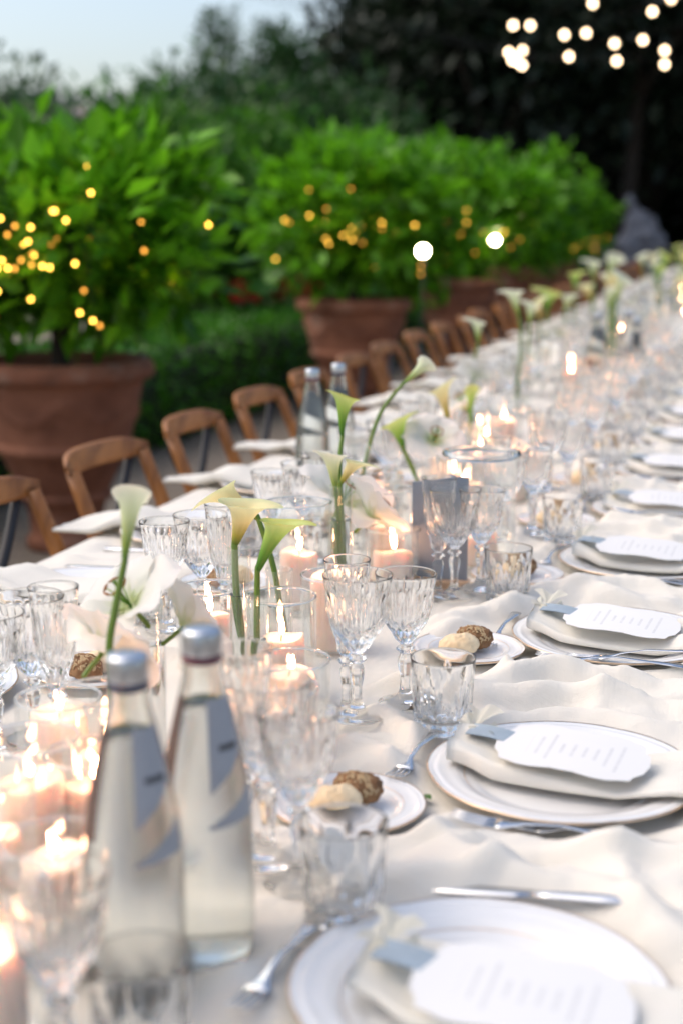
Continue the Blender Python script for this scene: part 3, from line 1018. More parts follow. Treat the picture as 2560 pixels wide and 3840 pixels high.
geranium((-4.40, 9.75, 0), 0.80, 3, 43, 'geranium with one red head right of the nearest pot')
geranium((-4.80, 8.65, 0), 0.84, 4, 44, 'geranium with a red head at the left edge behind the nearest tree')

# shrubs and trees beyond
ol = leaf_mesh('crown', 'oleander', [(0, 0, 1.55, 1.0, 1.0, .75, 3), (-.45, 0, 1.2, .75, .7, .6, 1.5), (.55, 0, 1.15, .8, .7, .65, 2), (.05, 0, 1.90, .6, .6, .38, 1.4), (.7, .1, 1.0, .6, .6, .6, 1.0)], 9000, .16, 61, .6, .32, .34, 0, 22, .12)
fl = leaf_mesh('blossom', 'pinkwhite', [(-.35, -.6, 2.15, .25, .2, .12, 1), (.15, -.75, 2.0, .12, .12, .05, 1), (.62, -.75, 1.55, .06, .06, .05, 1), (-.05, -.7, 2.3, .1, .1, .06, 1)], 90, .05, 62, .3, .9)
tree('oleander_shrub', 'tall leafy oleander shrub with a few pale pink blossoms behind the nearest citrus tree', None, (-5.50, 11.9, 0.05), trunk_mesh(.5, .05, 6, .6, 1.6, 3), ol, 'shrub', [('blossom', fl)])
def bush(label, loc, blobs, n, size, seed, mat='oleander', h=.5, cat='shrub', name='shrub', grp='shrubs behind the hedge'):
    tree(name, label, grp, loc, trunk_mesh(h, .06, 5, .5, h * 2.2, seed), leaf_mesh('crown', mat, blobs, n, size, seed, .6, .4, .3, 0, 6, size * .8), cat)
bush('dark leafy shrub between the oleander and the second citrus tree', (-5.6, 14.5, 0), [(0, 0, 1.3, 1.0, 1.0, 1.0, 1), (.5, 0, 1.9, .6, .6, .6, .6)], 5000, .15, 71, 'oleander')
bush('green shrub left of the nearest citrus tree, cut by the frame', (-5.4, 7.7, 0), [(0, 0, .8, .6, .7, .55, 1)], 3000, .12, 72, 'oleander')
bush('mid green shrub behind the second and third citrus trees', (-5.4, 19.5, 0), [(0, 0, 1.3, 1.3, 1.3, 1.2, 1)], 5000, .18, 73, 'box')
bush('rounded mid green tree behind the oleander, left of the dark trees', (-8.9, 22.5, 0), [(0, 0, 2.6, 1.5, 1.3, 1.3, 1), (-1.3, 0, 2.1, 1.1, 1, 1.2, .7), (1.1, .2, 2.3, 1.1, 1, 1.1, .7)], 6500, .22, 75, 'conifer', 1.0)
bush('mid green tree at the foot of the dark trees behind the second citrus', (-6.9, 23.5, 0), [(0, 0, 2.3, 1.3, 1.2, 1.3, 1), (.8, 0, 1.6, 1.0, 1, 1.1, .7)], 5000, .22, 76, 'conifer', 1.0)
bush('low green shrub beyond the far end of the table', (0.2, 33.0, 0), [(0, 0, .9, 1.6, 1.0, .8, 1)], 2500, .2, 74, 'box')

def cypress(label, loc, h, r, seed, mat='conifer'):
    bl = [(0, 0, h * (.12 + .1 * k), r * (1 - .085 * k), r * (1 - .085 * k), h * .1, 1 - .07 * k) for k in range(9)] + [(0, 0, h * .96, r * .18, r * .18, h * .07, .25)]
    tree('cypress', label, 'cypresses and firs behind the garden', loc, trunk_mesh(h * .2, r * .12, 3, r * .3, h * .4, seed), leaf_mesh('crown', mat, bl, 4200, r * .2, seed, .55, .4, .35, 0, 5, r * .12), 'tree')
cypress('slim green fir with a pointed tip against the pale sky', (-10.37, 26.46, -.3), 5.5, .80, 81)
cypress('narrow blue green spire right of the pointed fir', (-11.5, 30.5, -.3), 6.25, .42, 82)
cypress('fir half hidden against the dark trees', (-9.75, 27.7, -.3), 5.4, .95, 83)
cypress('short fir below the skyline between the spires', (-8.5, 25.6, -.3), 4.8, 1.15, 84)

def bigtree(label, loc, h, blobs, n, size, seed, mat='oak', r=.28, lean=(0, 0), base=1.9):
    tree('evergreen_tree', label, 'dark evergreen trees beyond the table', loc, trunk_mesh(base, r, 7, 2.2, h * .7, seed, lean), leaf_mesh('crown', mat, blobs, n, size, seed, .35, .5, .3, 0.2, 6, size * .8), 'tree')
def oakblobs(w, h, low, seed):
    rr = random.Random(seed)
    out = [(0, 0, low + (h - low) * .5, w, w * .8, (h - low) * .5, 3)]
    for k in range(7):
        a = rr.uniform(0, 2 * pi)
        out.append((w * .7 * cos(a), w * .6 * sin(a), low + (h - low) * rr.uniform(.15, .9), w * rr.uniform(.35, .55), w * rr.uniform(.35, .5), (h - low) * rr.uniform(.18, .3), 1))
    return out
OAKS = [
    ('dark evergreen tree whose feathery left edge meets the sky', (-6.3, 30.5, 0), 9.5, 2.9, 1.2, 91),
    ('dark evergreen tree behind the second citrus tree', (-5.2, 27.5, 0), 9.0, 2.7, 1.0, 92),
    ('dark evergreen tree with a slanting pale trunk near the statue', (-2.9, 28.5, 0), 10.0, 3.4, 2.9, 93),
    ('dark evergreen tree behind the string lights', (0.8, 30.5, 0), 10.5, 3.8, 1.8, 94),
    ('dark evergreen tree closing the view at the right edge', (4.2, 29.0, 0), 10.0, 3.6, 1.2, 95),
    ('black evergreen tree deep behind the statue', (-3.0, 37.0, 0), 12.0, 5.2, .2, 96),
    ('black evergreen tree deep behind the third citrus tree', (-6.6, 37.0, 0), 11.0, 4.0, .2, 97),
    ('black evergreen tree deep behind the right end of the string lights', (4.0, 38.0, 0), 12.5, 5.5, .2, 98),
]
for lb, loc, h, w, low, sd in OAKS:
    bigtree(lb, loc, h, oakblobs(w, h, low, sd), 10000, .34, sd, 'oak', .24 if sd != 93 else .2, (.35, 0) if sd == 93 else (0, 0), low + 1.2)
dh = obj('dark_hedge', None, None, (0, 41.5, 0))
tag(dh, 'tall black green hedge closing the garden behind the statue', 'hedge')
c = obj('foliage', box_leaves('foliage', 'oak', -9.5, 16, -.8, .8, 0, 5.5, 16000, .34, 15), dh)
c['kind'] = 'stuff'
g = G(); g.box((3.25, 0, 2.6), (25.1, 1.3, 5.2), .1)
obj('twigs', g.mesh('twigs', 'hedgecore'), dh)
# far woodland on the hills, and single trees against the sky
bigtree('rounded dark tree at the left edge against the sky', (-19.5, 33.0, -.5), 6.6, [(0, 0, 3.4, 3.0, 2.6, 2.6, 1), (1.6, 0, 2.2, 2, 2, 1.6, .6)], 4000, .4, 101, 'conifer')
bigtree('broad clipped evergreen with a flat top under the sky', (-12.4, 33.5, 0), 6.2, [(0, 0, 3.2, 3.4, 2.6, 2.3, 1), (-2.0, 0, 2.6, 2.2, 2, 1.8, .7), (2.0, 0, 3.2, 2.0, 2, 2.1, .7)], 6500, .32, 102, 'box')
wl = []
_rw = random.Random(9)
for k in range(260):
    a = radians(_rw.uniform(104, 132))
    d = _rw.uniform(62, 130)
    x, y = d * cos(a), d * sin(a)
    wl.append((x, y, hill_h(x, y) + _rw.uniform(.5, 2.5), _rw.uniform(1.6, 3.4), _rw.uniform(1.6, 3.4), _rw.uniform(1.8, 3.6), 1))
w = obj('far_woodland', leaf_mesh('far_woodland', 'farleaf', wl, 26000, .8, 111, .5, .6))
tag(w, 'grey green woodland covering the hills far away', 'woodland', None, 'stuff')

# stone statue and draped table at the far end
def lumps(name, mat, parts, vox=0.03, smooth=2):
    import bmesh
    bm = bmesh.new()
    for (x, y, z, rx, ry, rz) in parts:
        m = Matrix.Translation((x, y, z)) @ Matrix.Diagonal((rx, ry, rz, 1))
        bmesh.ops.create_icosphere(bm, subdivisions=3, radius=1, matrix=m)
    me = bpy.data.meshes.new(name)
    bm.to_mesh(me)
    bm.free()
    o = bpy.data.objects.new('tmp', me)
    COL.objects.link(o)
    md = o.modifiers.new('r', 'REMESH')
    md.mode = 'VOXEL'
    md.voxel_size = vox
    sm = o.modifiers.new('s', 'SMOOTH')
    sm.iterations = int(6 * smooth)
    dg = bpy.context.evaluated_depsgraph_get()
    m2 = bpy.data.meshes.new_from_object(o.evaluated_get(dg))
    bpy.data.objects.remove(o)
    m2.name = name
    m2.materials.clear()
    m2.materials.append(M[mat])
    m2.polygons.foreach_set('use_smooth', [True] * len(m2.polygons))
    return m2
st = obj('stone_statue', None, None, (-2.36, 26.9, 0), (0, 0, .4))
tag(st, 'pale grey stone statue of a crouching figure beyond the far end of the table', 'statue')
obj('figure', lumps('figure', 'stone', [(-.16, -.02, 1.80, .105, .11, .13), (-.05, 0, 1.63, .10, .1, .12), (.06, 0, 1.42, .24, .17, .24), (-.14, -.05, 1.40, .12, .12, .2), (.16, 0, 1.22, .30, .22, .2), (-.12, 0, 1.15, .2, .2, .18), (.36, .02, 1.12, .22, .18, .16), (.30, 0, 1.36, .1, .1, .2), (-.2, 0, 1.05, .24, .2, .12)], .035, .4), st)
g = G(); g.box((0.05, 0, .47), (.8, .6, .94), .03); g.box((0.05, 0, .98), (.95, .72, .09), .02); g.box((0.05, 0, .06), (.95, .72, .12), .02)
obj('plinth', g.mesh('plinth', 'stone', False), st)
def drape_f(x0, x1, y0, y1, h):
    def f(u, v):
        a = 2 * pi * u
        k = max(abs(cos(a)), abs(sin(a)))
        sx, sy = cos(a) / k, sin(a) / k
        fl = 1 + (1 - v) * (.05 + .04 * sin(a * 17))
        return ((x0 + x1) / 2 + sx * (x1 - x0) / 2 * fl, (y0 + y1) / 2 + sy * (y1 - y0) / 2 * fl, h * v)
    return f
dt = obj('draped_table', None, None, (-2.95, 23.3, 0))
tag(dt, 'low table under a dark slate blue cloth beside the farthest pot', 'table')
g = G().grid(drape_f(-.55, .6, -.4, .4, .88), 72, 8, closeu=True)
g.add([(-.55, -.4, .88), (.6, -.4, .88), (.6, .4, .88), (-.55, .4, .88)], [(0, 1, 2, 3)])
obj('tablecloth', g.mesh('tablecloth', 'navy'), dt)
cu = obj('bundled_cushion', lumps('bundled_cushion', 'mauve', [(0, 0, .10, .22, .18, .11), (.12, .05, .13, .12, .12, .11)], .03))
cu.location = (-2.62, 23.25, .875)
tag(cu, 'dusty mauve bundle lying on the slate blue table', 'bundle')
# festoon lights hanging across the terrace
FEST = [[(-3.28, 18.7, 3.86), (-3.07, 18.76, 3.86), (-2.33, 19.04, 4.13), (-1.38, 19.33, 4.185)],
        [(-3.315, 18.62, 3.526), (-3.147, 18.675, 3.548), (-2.651, 18.86, 3.742), (-2.388, 18.945, 3.764), (-1.6, 19.23, 4.03)],
        [(-3.242, 18.63, 3.467), (-2.582, 18.83, 3.472), (-2.037, 19.02, 3.634), (-1.696, 19.13, 3.677)],
        [(-3.142, 18.64, 3.364), (-3.202, 18.63, 3.407), (-1.998, 18.99, 3.418), (-1.424, 19.185, 3.548)],
        [(-3.30, 18.8, 3.45), (-1.414, 19.15, 3.375), (-.6, 19.4, 3.5)]]
fb = G().lathe([(0.0, -.036), (.018, -.032), (.033, -.012), (.034, .004), (.022, .026), (.013, .036)], 12).mesh('bulb', 'festoon')
sock = G().lathe([(.013, .036), (.015, .04), (.015, .07), (.0, .072)], 10).mesh('socket', 'cable')
for i, pts in enumerate(FEST):
    o = obj('festoon_string', None, None, (0, 0, 0))
    tag(o, '%s string of round warm bulbs counted from the top, against the dark trees' % nth(i + 1), 'lights', 'festoon strings over the far end')
    e0 = (pts[0][0] - 3.5, pts[0][1] - .6, pts[0][2] + .9)
    e1 = (pts[-1][0] + 3.5, pts[-1][1] + .6, pts[-1][2] + .9)
    ordered = sorted(pts)
    g = G().tube(bez([e0] + [(p[0], p[1], p[2] + .075) for p in ordered] + [e1], 5), .003, 5)
    obj('cable', g.mesh('cable', 'cable'), o)
    for p in ordered:
        b = obj('bulb', fb, o, p)
        obj('socket', sock, b)

# two bright garden lamps on stakes between the pots
lampg = G().lathe([(0.0, -.034), (.019, -.029), (.033, -.009), (.033, .009), (.019, .029), (0.0, .034)], 32).mesh('globe', 'lamp')
for (x, y, z), lb in (((-2.06, 8.72, 1.222), 'bright round garden lamp right of the second citrus tree'), ((-2.457, 13.29, 1.243), 'bright round garden lamp in front of the fourth citrus tree')):
    o = obj('garden_lamp', None, None, (x, y, 0))
    tag(o, lb, 'lamp', 'garden lamps between the pots')
    obj('globe', lampg, o, (0, 0, z))
    g = G().tube([(0, 0, 0), (0, 0, z - .03)], .0030, 6).lathe([(.006, z - .045), (.016, z - .040), (.018, z - .028), (.0, z - .028)], 12)
    obj('stake', g.mesh('stake', 'black'), o)

# ---------------------------------------------------------------- the long table, its cloth, the chairs
TABLE_END = 21.6
tb = obj('banquet_table', None, None, (-0.56, 0, 0))
tag(tb, 'very long banquet table hidden under the white linen', 'table')
g = G(); g.box((0, (TABLE_END + .3) / 2, T - .03), (1.36, TABLE_END - .3 - .04, .03))
obj('tabletop', g.mesh('tabletop', 'tablewood', False), tb)
leg_me = G().box((0, 0, (T - .045) / 2), (.07, .07, T - .045), .006).mesh('leg', 'tablewood', False)
for k in range(11):
    for sx in (-.5, .5):
        obj('leg', leg_me, tb, (sx, .5 + k * 2.06, 0))

ys = list(np.arange(0.30, 3.0, 0.0065)) + list(np.arange(3.0, 6.0, 0.014)) + list(np.arange(6.0, TABLE_END + .01, 0.045))
xs = [XL] + list(np.arange(XL + .004, -0.60, 0.011)) + list(np.arange(-0.60, XR, 0.0065)) + [XR]
xs, ys = np.array(xs), np.array(ys)
XX, YY = np.meshgrid(xs, ys)
ZZ = cloth_z(XX, YY)
# overhang at both long sides
def hang(x0, sgn, zrow):
    out = []
    for d, z in ((.006, -.004), (.010, -.02), (.013, -.07), (.016, -.13), (.018, -.20), (.020, -.26)):
        wav = .010 * np.sin(ys * 26 + 2 * np.sin(ys * 5)) * (abs(z) / .26)
        out.append((x0 + sgn * (d + np.abs(wav)), zrow + z))
    return out
colsX, colsZ = [XX[:, i] for i in range(XX.shape[1])], [ZZ[:, i] for i in range(XX.shape[1])]
Lh, Rh = hang(XL, -1, ZZ[:, 0]), hang(XR, 1, ZZ[:, -1])
colsX = [a for a, b in reversed(Lh)] + colsX + [a for a, b in Rh]
colsZ = [b for a, b in reversed(Lh)] + colsZ + [b for a, b in Rh]
CX, CZ = np.stack(colsX, 1), np.stack(colsZ, 1)
CY = np.repeat(ys[:, None], CX.shape[1], 1)
ny, nx = CX.shape
me = bpy.data.meshes.new('tablecloth')
co = np.stack([CX, CY, CZ], -1).reshape(-1, 3).astype(np.float32)
ii = np.arange((ny - 1) * (nx - 1))
a_ = (ii // (nx - 1)) * nx + ii % (nx - 1)
F4 = np.stack([a_, a_ + 1, a_ + nx + 1, a_ + nx], 1).astype(np.int32)
me.vertices.add(len(co)); me.vertices.foreach_set('co', co.ravel())
me.loops.add(F4.size); me.loops.foreach_set('vertex_index', F4.ravel())
me.polygons.add(len(F4))
me.polygons.foreach_set('loop_start', np.arange(0, F4.size, 4, dtype=np.int32))
me.polygons.foreach_set('loop_total', np.full(len(F4), 4, dtype=np.int32))
me.polygons.foreach_set('use_smooth', np.ones(len(F4), dtype=bool))
me.materials.append(M['cloth'])
me.update()
tag(obj('tablecloth', me), 'crumpled white linen cloth covering the whole long table', 'tablecloth')

# cross-back chairs, facing +X
def chair_parts():
    P = []
    def rail(u, v):
        # u along the rail, v round its section
        y = -.205 + .41 * u
        bow = -.055 * (1 - (2 * u - 1) ** 2)
        e = max(0.35, (1 - abs(2 * u - 1) ** 8)) 
        a = 2 * pi * v
        ca, sa = cos(a), sin(a)
        tx = .0115 * e * math.copysign(abs(ca) ** .6, ca)
        tz = .027 * e * math.copysign(abs(sa) ** .6, sa)
        return (-.300 + bow + tx + .2 * tz * -1, y, .850 + tz)
    g = G()
    nu, nv = 22, 14
    vs = [rail(j / (nu - 1), i / nv) for j in range(nu) for i in range(nv)]
    fs = [(j * nv + i, j * nv + (i + 1) % nv, (j + 1) * nv + (i + 1) % nv, (j + 1) * nv + i) for j in range(nu - 1) for i in range(nv)]
    fs += [tuple(range(nv)), tuple((nu - 1) * nv + i for i in reversed(range(nv)))]
    g.add(vs, fs)
    P.append(('top_rail', g.mesh('top_rail', 'chairwood'), []))
    for s in (-1, 1):
        g = G().tube(bez([(-.24, s * .20, 0), (-.185, s * .195, .25), (-.165, s * .19, .45), (-.215, s * .185, .62), (-.300, s * .178, .84)], 5), [.016 + .004 * sin(pi * i / 20) for i in range(21)], 12)
        P.append(('back_post', g.mesh('back_post', 'chairwood'), []))
        g = G().tube(bez([(.19, s * .20, 0), (.18, s * .19, .22), (.165, s * .18, .44)], 4), .017, 10)
        P.append(('leg', g.mesh('leg', 'chairwood'), []))
        # black iron strap crossing the back
        pts = bez([(-.19, s * .175, .47), (-.265, s * .06, .60), (-.30 - .01 * s, -s * .08, .74), (-.305, -s * .16, .83)], 6)
        g = G().tube([(p.x - .018 + .004 * s, p.y, p.z) for p in pts], .011, 8, flat=.45)
        P.append(('cross_strap', g.mesh('cross_strap', 'black'), []))
    g = G().grid(lambda u, v: (-.175 + .37 * v, (-.20 - .015 * sin(pi * v) + (.40 + .03 * sin(pi * v)) * u), .462 + .012 * (1 - (2 * u - 1) ** 2) * -1), 12, 12)
    fr = G().box((.01, 0, .445), (.38, .41, .03), .008)
    P.append(('seat', fr.mesh('seat', 'chairwood'), [('woven_panel', g.mesh('woven_panel', 'rattan'))]))
    g = G().tube([(-.19, -.195, .22), (-.19, .195, .22)], .009, 8).tube([(.18, -.19, .25), (.18, .19, .25)], .009, 8).tube([(-.19, -.19, .18), (.18, -.19, .2)], .009, 8).tube([(-.19, .19, .18), (.18, .19, .2)], .009, 8)
    P.append(('stretcher', g.mesh('stretcher', 'chairwood'), []))
    return P
KIND['chair'] = chair_parts()
rc = random.Random(5)
CH = [(-1.135, 2.43, .02), (-1.15, 2.985, -.02), (-1.16, 3.56, .03), (-1.19, 4.16, 0), (-1.22, 4.78, .02), (-1.24, 5.42, -.03), (-1.27, 6.02, 0), (-1.30, 6.72, .02)]
y = 7.36
while y < 21.0:
    CH.append((-1.32 - .01 * min(y - 7, 9) + rc.uniform(-.03, .03), y, rc.uniform(-.06, .06)))
    y += .60 + rc.uniform(-.03, .03)
for i, (x, y, a) in enumerate(CH):
    ex = {0: 'honey brown bentwood chair cut by the left edge of the picture', 1: 'honey brown bentwood chair standing right in front of the nearest terracotta pot'}.get(i, 'honey brown bentwood chair, %s of the row along the table from the left' % nth(i + 1))
    place('chair', 'crossback_chair', ex, 'chair', (x, y, 0), a, 1.0, 'bentwood chairs along the left side of the table')

# ---------------------------------------------------------------- glassware
def dense(p, n=4):
    # Hermite curve with chord-length tangents, so short steps at a rim do not overshoot
    P = [Vector((r, z)) for r, z in p]
    m = len(P)
    ch = [max(1e-7, (P[i + 1] - P[i]).length) for i in range(m - 1)]
    tg = []
    for i in range(m):
        if i == 0:
            tg.append((P[1] - P[0]) / ch[0])
        elif i == m - 1:
            tg.append((P[-1] - P[-2]) / ch[-1])
        else:
            a, b = ch[i - 1], ch[i]
            tg.append(((P[i] - P[i - 1]) / a * b + (P[i + 1] - P[i]) / b * a) / (a + b))
    out = []
    for i in range(m - 1):
        for k in range(n):
            t = k / n
            h1, h2, h3, h4 = 2 * t ** 3 - 3 * t ** 2 + 1, t ** 3 - 2 * t ** 2 + t, -2 * t ** 3 + 3 * t ** 2, t ** 3 - t ** 2
            q = P[i] * h1 + tg[i] * ch[i] * h2 + P[i + 1] * h3 + tg[i + 1] * ch[i] * h4
            out.append((max(0.0, q.x), q.y))
    out.append((P[-1].x, P[-1].y))
    return out
def gpair(outer, inner, z0, z1, seg, cut, n=4):
    o = dense(outer, n)
    i = dense(inner, n)
    no = len(o)
    def rf_(r, z, a, j):
        if j >= no or z < z0 - .02 or r < .004:
            if j < no and r > .004 and .014 < z < z0:      # faceted stem
                return r * (1 - .07 * abs(sin(4 * a)))
            return r
        t = (z - z0) / (z1 - z0)
        if t < 0:
            return r * (1 - .07 * abs(sin(4 * a))) if z > .014 else r
        if t > 1:
            return r
        return r - cut(t, a)
    return G().lathe(o + i, seg, rf_)
def vee(x, k):
    return max(0.0, 1 - k * abs(sin(x)))
def cut_goblet(t, a):
    d = 0.0
    if t < .58:                                   # crossed cuts leave pointed diamonds low on the bowl
        k = 1 - max(0, (t - .42) / .16)
        for sgn in (1, -1):
            d = max(d, .0040 * vee(5 * a + sgn * t * 7.5, 1.6) * k)
    if t > .28:                                   # tall wedge cuts of two lengths above them
        k1 = min(1, (t - .28) / .14) * max(0, 1 - max(0, (t - .80) / .20)) ** .6
        k2 = min(1, (t - .28) / .14) * max(0, 1 - max(0, (t - .58) / .18)) ** .6
        d = max(d, .0036 * vee(5 * a + .6, 3.2) * k1, .0032 * vee(5 * a + .6 + pi / 4, 3.4) * k2, .0032 * vee(5 * a + .6 - pi / 4, 3.4) * k2, .0026 * vee(5 * a + .6 + pi / 2, 4.0) * k1)
    return d
def goblet(h, R, stem, foot, seg=140):
    s = (h - stem) / .095
    out = [(0.0, 0.0), (foot * .92, 0.0), (foot, .0016), (foot * .93, .0034), (.013, .009), (.0078, .017), (.0062, stem * .42), (.0088, stem * .74), (.0066, stem * .80), (.0122, stem * .87), (.0068, stem * .945), (.0115, stem),
           (R * .47, stem + .012 * s), (R * .73, stem + .028 * s), (R * .845, stem + .045 * s), (R * .895, stem + .062 * s), (R * .94, stem + .079 * s), (R * .985, h - .004), (R, h - .0010), (R - .0001, h - .0004), (R - .0005, h)]
    inn = [(R - .0009, h - .0003), (R - .0011, h - .0010), (R * .985 - .0014, h - .004), (R * .90, stem + .079 * s), (R * .80, stem + .062 * s), (R * .72, stem + .046 * s), (R * .58, stem + .033 * s), (R * .34, stem + .023 * s), (0.0, stem + .019 * s)]
    return gpair(out, inn, stem + .002, stem + .078 * s, seg, cut_goblet)
def cut_tumbler(t, a):
    d = 0.0
    ph = (a * 8 / (2 * pi)) % 1.0 - .5
    for k in (-2, -1, 0, 1, 2):           # fans of wedge cuts
        x = ph - k * .16 * t
        d += .0036 * max(0, 1 - abs(x) * 13) * min(1, t * 5) * (1 - max(0, (t - .70 - .06 * (2 - abs(k))) / .16)) if t < .86 + .06 * (2 - abs(k)) else 0
    if t < .32:
        for sgn in (1, -1):
            d += .0030 * max(0, 1 - 1.8 * abs(sin(8 * a + sgn * t * 10)))
    return min(d, .0042)
def tumbler(h, R):
    out = [(0.0, .003), (R * .62, .002), (R * .78, 0.0), (R * .86, .003), (R * .885, .010), (R * .91, h * .3), (R * .94, h * .55), (R * .97, h * .8), (R * .995, h - .004), (R, h - .0010), (R - .0001, h - .0004), (R - .0006, h)]
    inn = [(R - .0012, h - .0003), (R - .0014, h - .0010), (R * .995 - .0018, h - .004), (R * .89, h * .7), (R * .80, h * .35), (R * .74, h * .21), (R * .6, h * .15), (0.0, h * .14)]
    return gpair(out, inn, .006, h * .80, 128, cut_tumbler)
KIND['water_goblet'] = [(None, goblet(.181, .0430, .086, .036).mesh('water_goblet', 'crystal'), [])]
KIND['wine_goblet'] = [(None, goblet(.170, .0385, .083, .034).mesh('wine_goblet', 'crystal'), [])]
KIND['flute'] = [(None, goblet(.206, .0295, .084, .032).mesh('flute', 'crystal'), [])]
KIND['tumbler'] = [(None, tumbler(.092, .0395).mesh('tumbler', 'crystal'), [])]

# ---------------------------------------------------------------- china, cutlery, napkins
def scal(a, n=8, k=.012):
    return 1 + k * (abs(cos(n * a / 2)) ** .5 - .55)
def plate_parts(R, well, hgt, emb=True):
    prof = [(0, .004), (well * .85, .004), (well * .95, .0050), (well * 1.03, .0085), (well * 1.12, .0110), (R * .80, hgt * .78), (R * .88, hgt * .86), (R * .925, hgt * .96), (R * .95, hgt * .93), (R * .985, hgt), (R, hgt - .0006), (R * .99, hgt - .0030),
            (R * .9, hgt * .72), (well * 1.15, .0055), (well * 1.02, .0008), (well * .9, 0.0), (0, .0008)]
    pr = dense(prof, 2)
    rr = lambda r, z, a, j: r * (1 + (scal(a) - 1) * max(0, (r - well) / (R - well)))
    body = G().lathe(pr, 96, rr).mesh('plate', 'porcelain')
    rim = G().lathe([(R * .990, hgt + .0003), (R * .996, hgt + .0006), (R * 1.003, hgt - .0004), (R * 1.001, hgt - .0016), (R * .997, hgt - .0022)], 96, lambda r, z, a, j: r * scal(a)).mesh('gold_rim', 'gold')
    ln = G().lathe([(well * 1.125, .0119), (well * 1.128, .0122), (well * 1.131, .0122), (well * 1.133, .0123)], 72).mesh('gold_line', 'gold')
    return [(None, body, []), ('gold_rim', rim, []), ('gold_line', ln, [])]
KIND['dinner_plate'] = plate_parts(.152, .098, .021)
KIND['bread_plate'] = plate_parts(.082, .052, .014)

def fork_mesh(L=.205):
    g = G()
    pts, wd = [], []
    for x, z, w in ((.5, .0035, .0035), (.49, .0042, .0085), (.40, .006, .0075), (.25, .008, .0048), (.05, .0115, .0030), (-.12, .0085, .0034), (-.19, .0052, .0075), (-.235, .0042, .0115), (-.27, .0042, .0122)):
        pts.append((x * L, 0, z)); wd.append(w)
    g.tube(pts, wd, 12, flat=.22)
    for k in range(4):
        y0 = -.0092 + k * .00613
        g.tube([(-.262 * L, y0, .0042), (-.33 * L, y0 * 1.02, .0046), (-.42 * L, y0, .0068), (-.5 * L, y0 * .94, .0108)], [.0024, .0021, .0018, .0008], 8, flat=.5)
    return g.mesh('fork', 'silver')
def knife_mesh(L=.225):
    g = G()
    g.tube([(.5 * L, 0, .006), (.49 * L, 0, .006), (.30 * L, 0, .006), (.10 * L, 0, .006), (.02 * L, 0, .006)], [.004, .0088, .0078, .0062, .0058], 14, flat=.5)
    vs = []
    for x, w0, w1 in ((.03, -.0055, .0055), (-.05, -.0085, .0065), (-.25, -.0102, .0062), (-.40, -.0095, .0060), (-.47, -.0055, .0058), (-.5, .0030, .0050)):
        vs += [(x * L, w0, .0062), (x * L, w1, .0075), (x * L, w1, .0050), (x * L, w0, .0058)]
    fs = []
    for j in range(5):
        for i in range(4):
            fs.append((j * 4 + i, j * 4 + (i + 1) % 4, j * 4 + 4 + (i + 1) % 4, j * 4 + 4 + i))
    g.add(vs, fs + [(3, 2, 1, 0), (20, 21, 22, 23)])
    return g.mesh('knife', 'silver')
def spoon_mesh(L=.20):
    g = G()
    g.tube([(.5 * L, 0, .0035), (.49 * L, 0, .004), (.38 * L, 0, .006), (.2 * L, 0, .008), (-.02 * L, 0, .0105), (-.17 * L, 0, .008), (-.20 * L, 0, .006)], [.004, .0085, .0075, .0045, .003, .0036, .006], 12, flat=.22)
    def bowl(u, v):
        a, r = 2 * pi * u, v
        x = -.335 * L - cos(a) * r * .165 * L
        return (x, sin(a) * r * .019 * (1 + .12 * cos(a)), .0012 + .0062 * r * r)
    g.grid(bowl, 28, 7, closeu=True)
    return g.mesh('spoon', 'silver')
KIND['fork'] = [(None, fork_mesh(), [])]
KIND['dessert_fork'] = [(None, fork_mesh(.15), [])]
KIND['knife'] = [(None, knife_mesh(), [])]
KIND['spoon'] = [(None, spoon_mesh(), [])]

def napkin_mesh(seed, X1=.30):
    rr = random.Random(seed)
    p1, p2, p3 = rr.uniform(0, 6), rr.uniform(0, 6), rr.uniform(0, 6)
    x0 = -.126
    def f(u, v):
        s = u
        x = x0 + (X1 - x0) * s
        half = .048 + .030 * s + .006 * sin(7 * s + p1) - .010 * exp(-((s - .05) / .05) ** 2)
        cy = .012 - .035 * s + .008 * sin(4 * s + p2)
        a = 2 * pi * v
        ca, sa = cos(a), sin(a)
        q = math.copysign(abs(ca) ** .55, ca)
        r = math.hypot(x, cy)
        rest = .009 + .013 * min(1, max(0, (abs(x) - .07) / .06)) - (.017 * max(0, min(1, (x - .16) / .05)))
        th = (.0125 + .003 * sin(9 * s + p3)) * (1 - .35 * s)
        top = th * (1 + .22 * math.tanh((q - .15 + .12 * sin(3 * s + p2)) * 22) - .30 * exp(-((q - .55) / .05) ** 2) - .22 * exp(-((q + .35 + .1 * sin(4 * s)) / .04) ** 2) + .22 * sin(q * 5 + s * 6 + p1) + .14 * sin(q * 9 - s * 11))
        zz = rest + th + (top if sa > 0 else th * .95) * math.copysign(abs(sa) ** .55, sa) + .006 * sin(s * 8 + q * 1.8 + p2) * s
        if x > .23:
            zz -= (x - .23) ** 2 * 1.2
        # soft rolled end
        if s < .03:
            q *= .93 + 2.2 * s
        return (x + .010 * sin(q * 3 + p3) * (1 if s > .9 else .25), cy + q * half, zz)
    g = G()
    nu, nv = 40, 30
    vs = [f(j / (nu - 1), i / nv) for j in range(nu) for i in range(nv)]
    fs = [(j * nv + i, j * nv + (i + 1) % nv, (j + 1) * nv + (i + 1) % nv, (j + 1) * nv + i) for j in range(nu - 1) for i in range(nv)]
    fs += [tuple(range(nv)), tuple((nu - 1) * nv + i for i in reversed(range(nv)))]
    g.add(vs, fs)
    return g.mesh('napkin', 'napkin')
NAPS = [napkin_mesh(k) for k in range(4)]
for k in range(4):
    KIND['napkin%d' % k] = [(None, NAPS[k], [])]

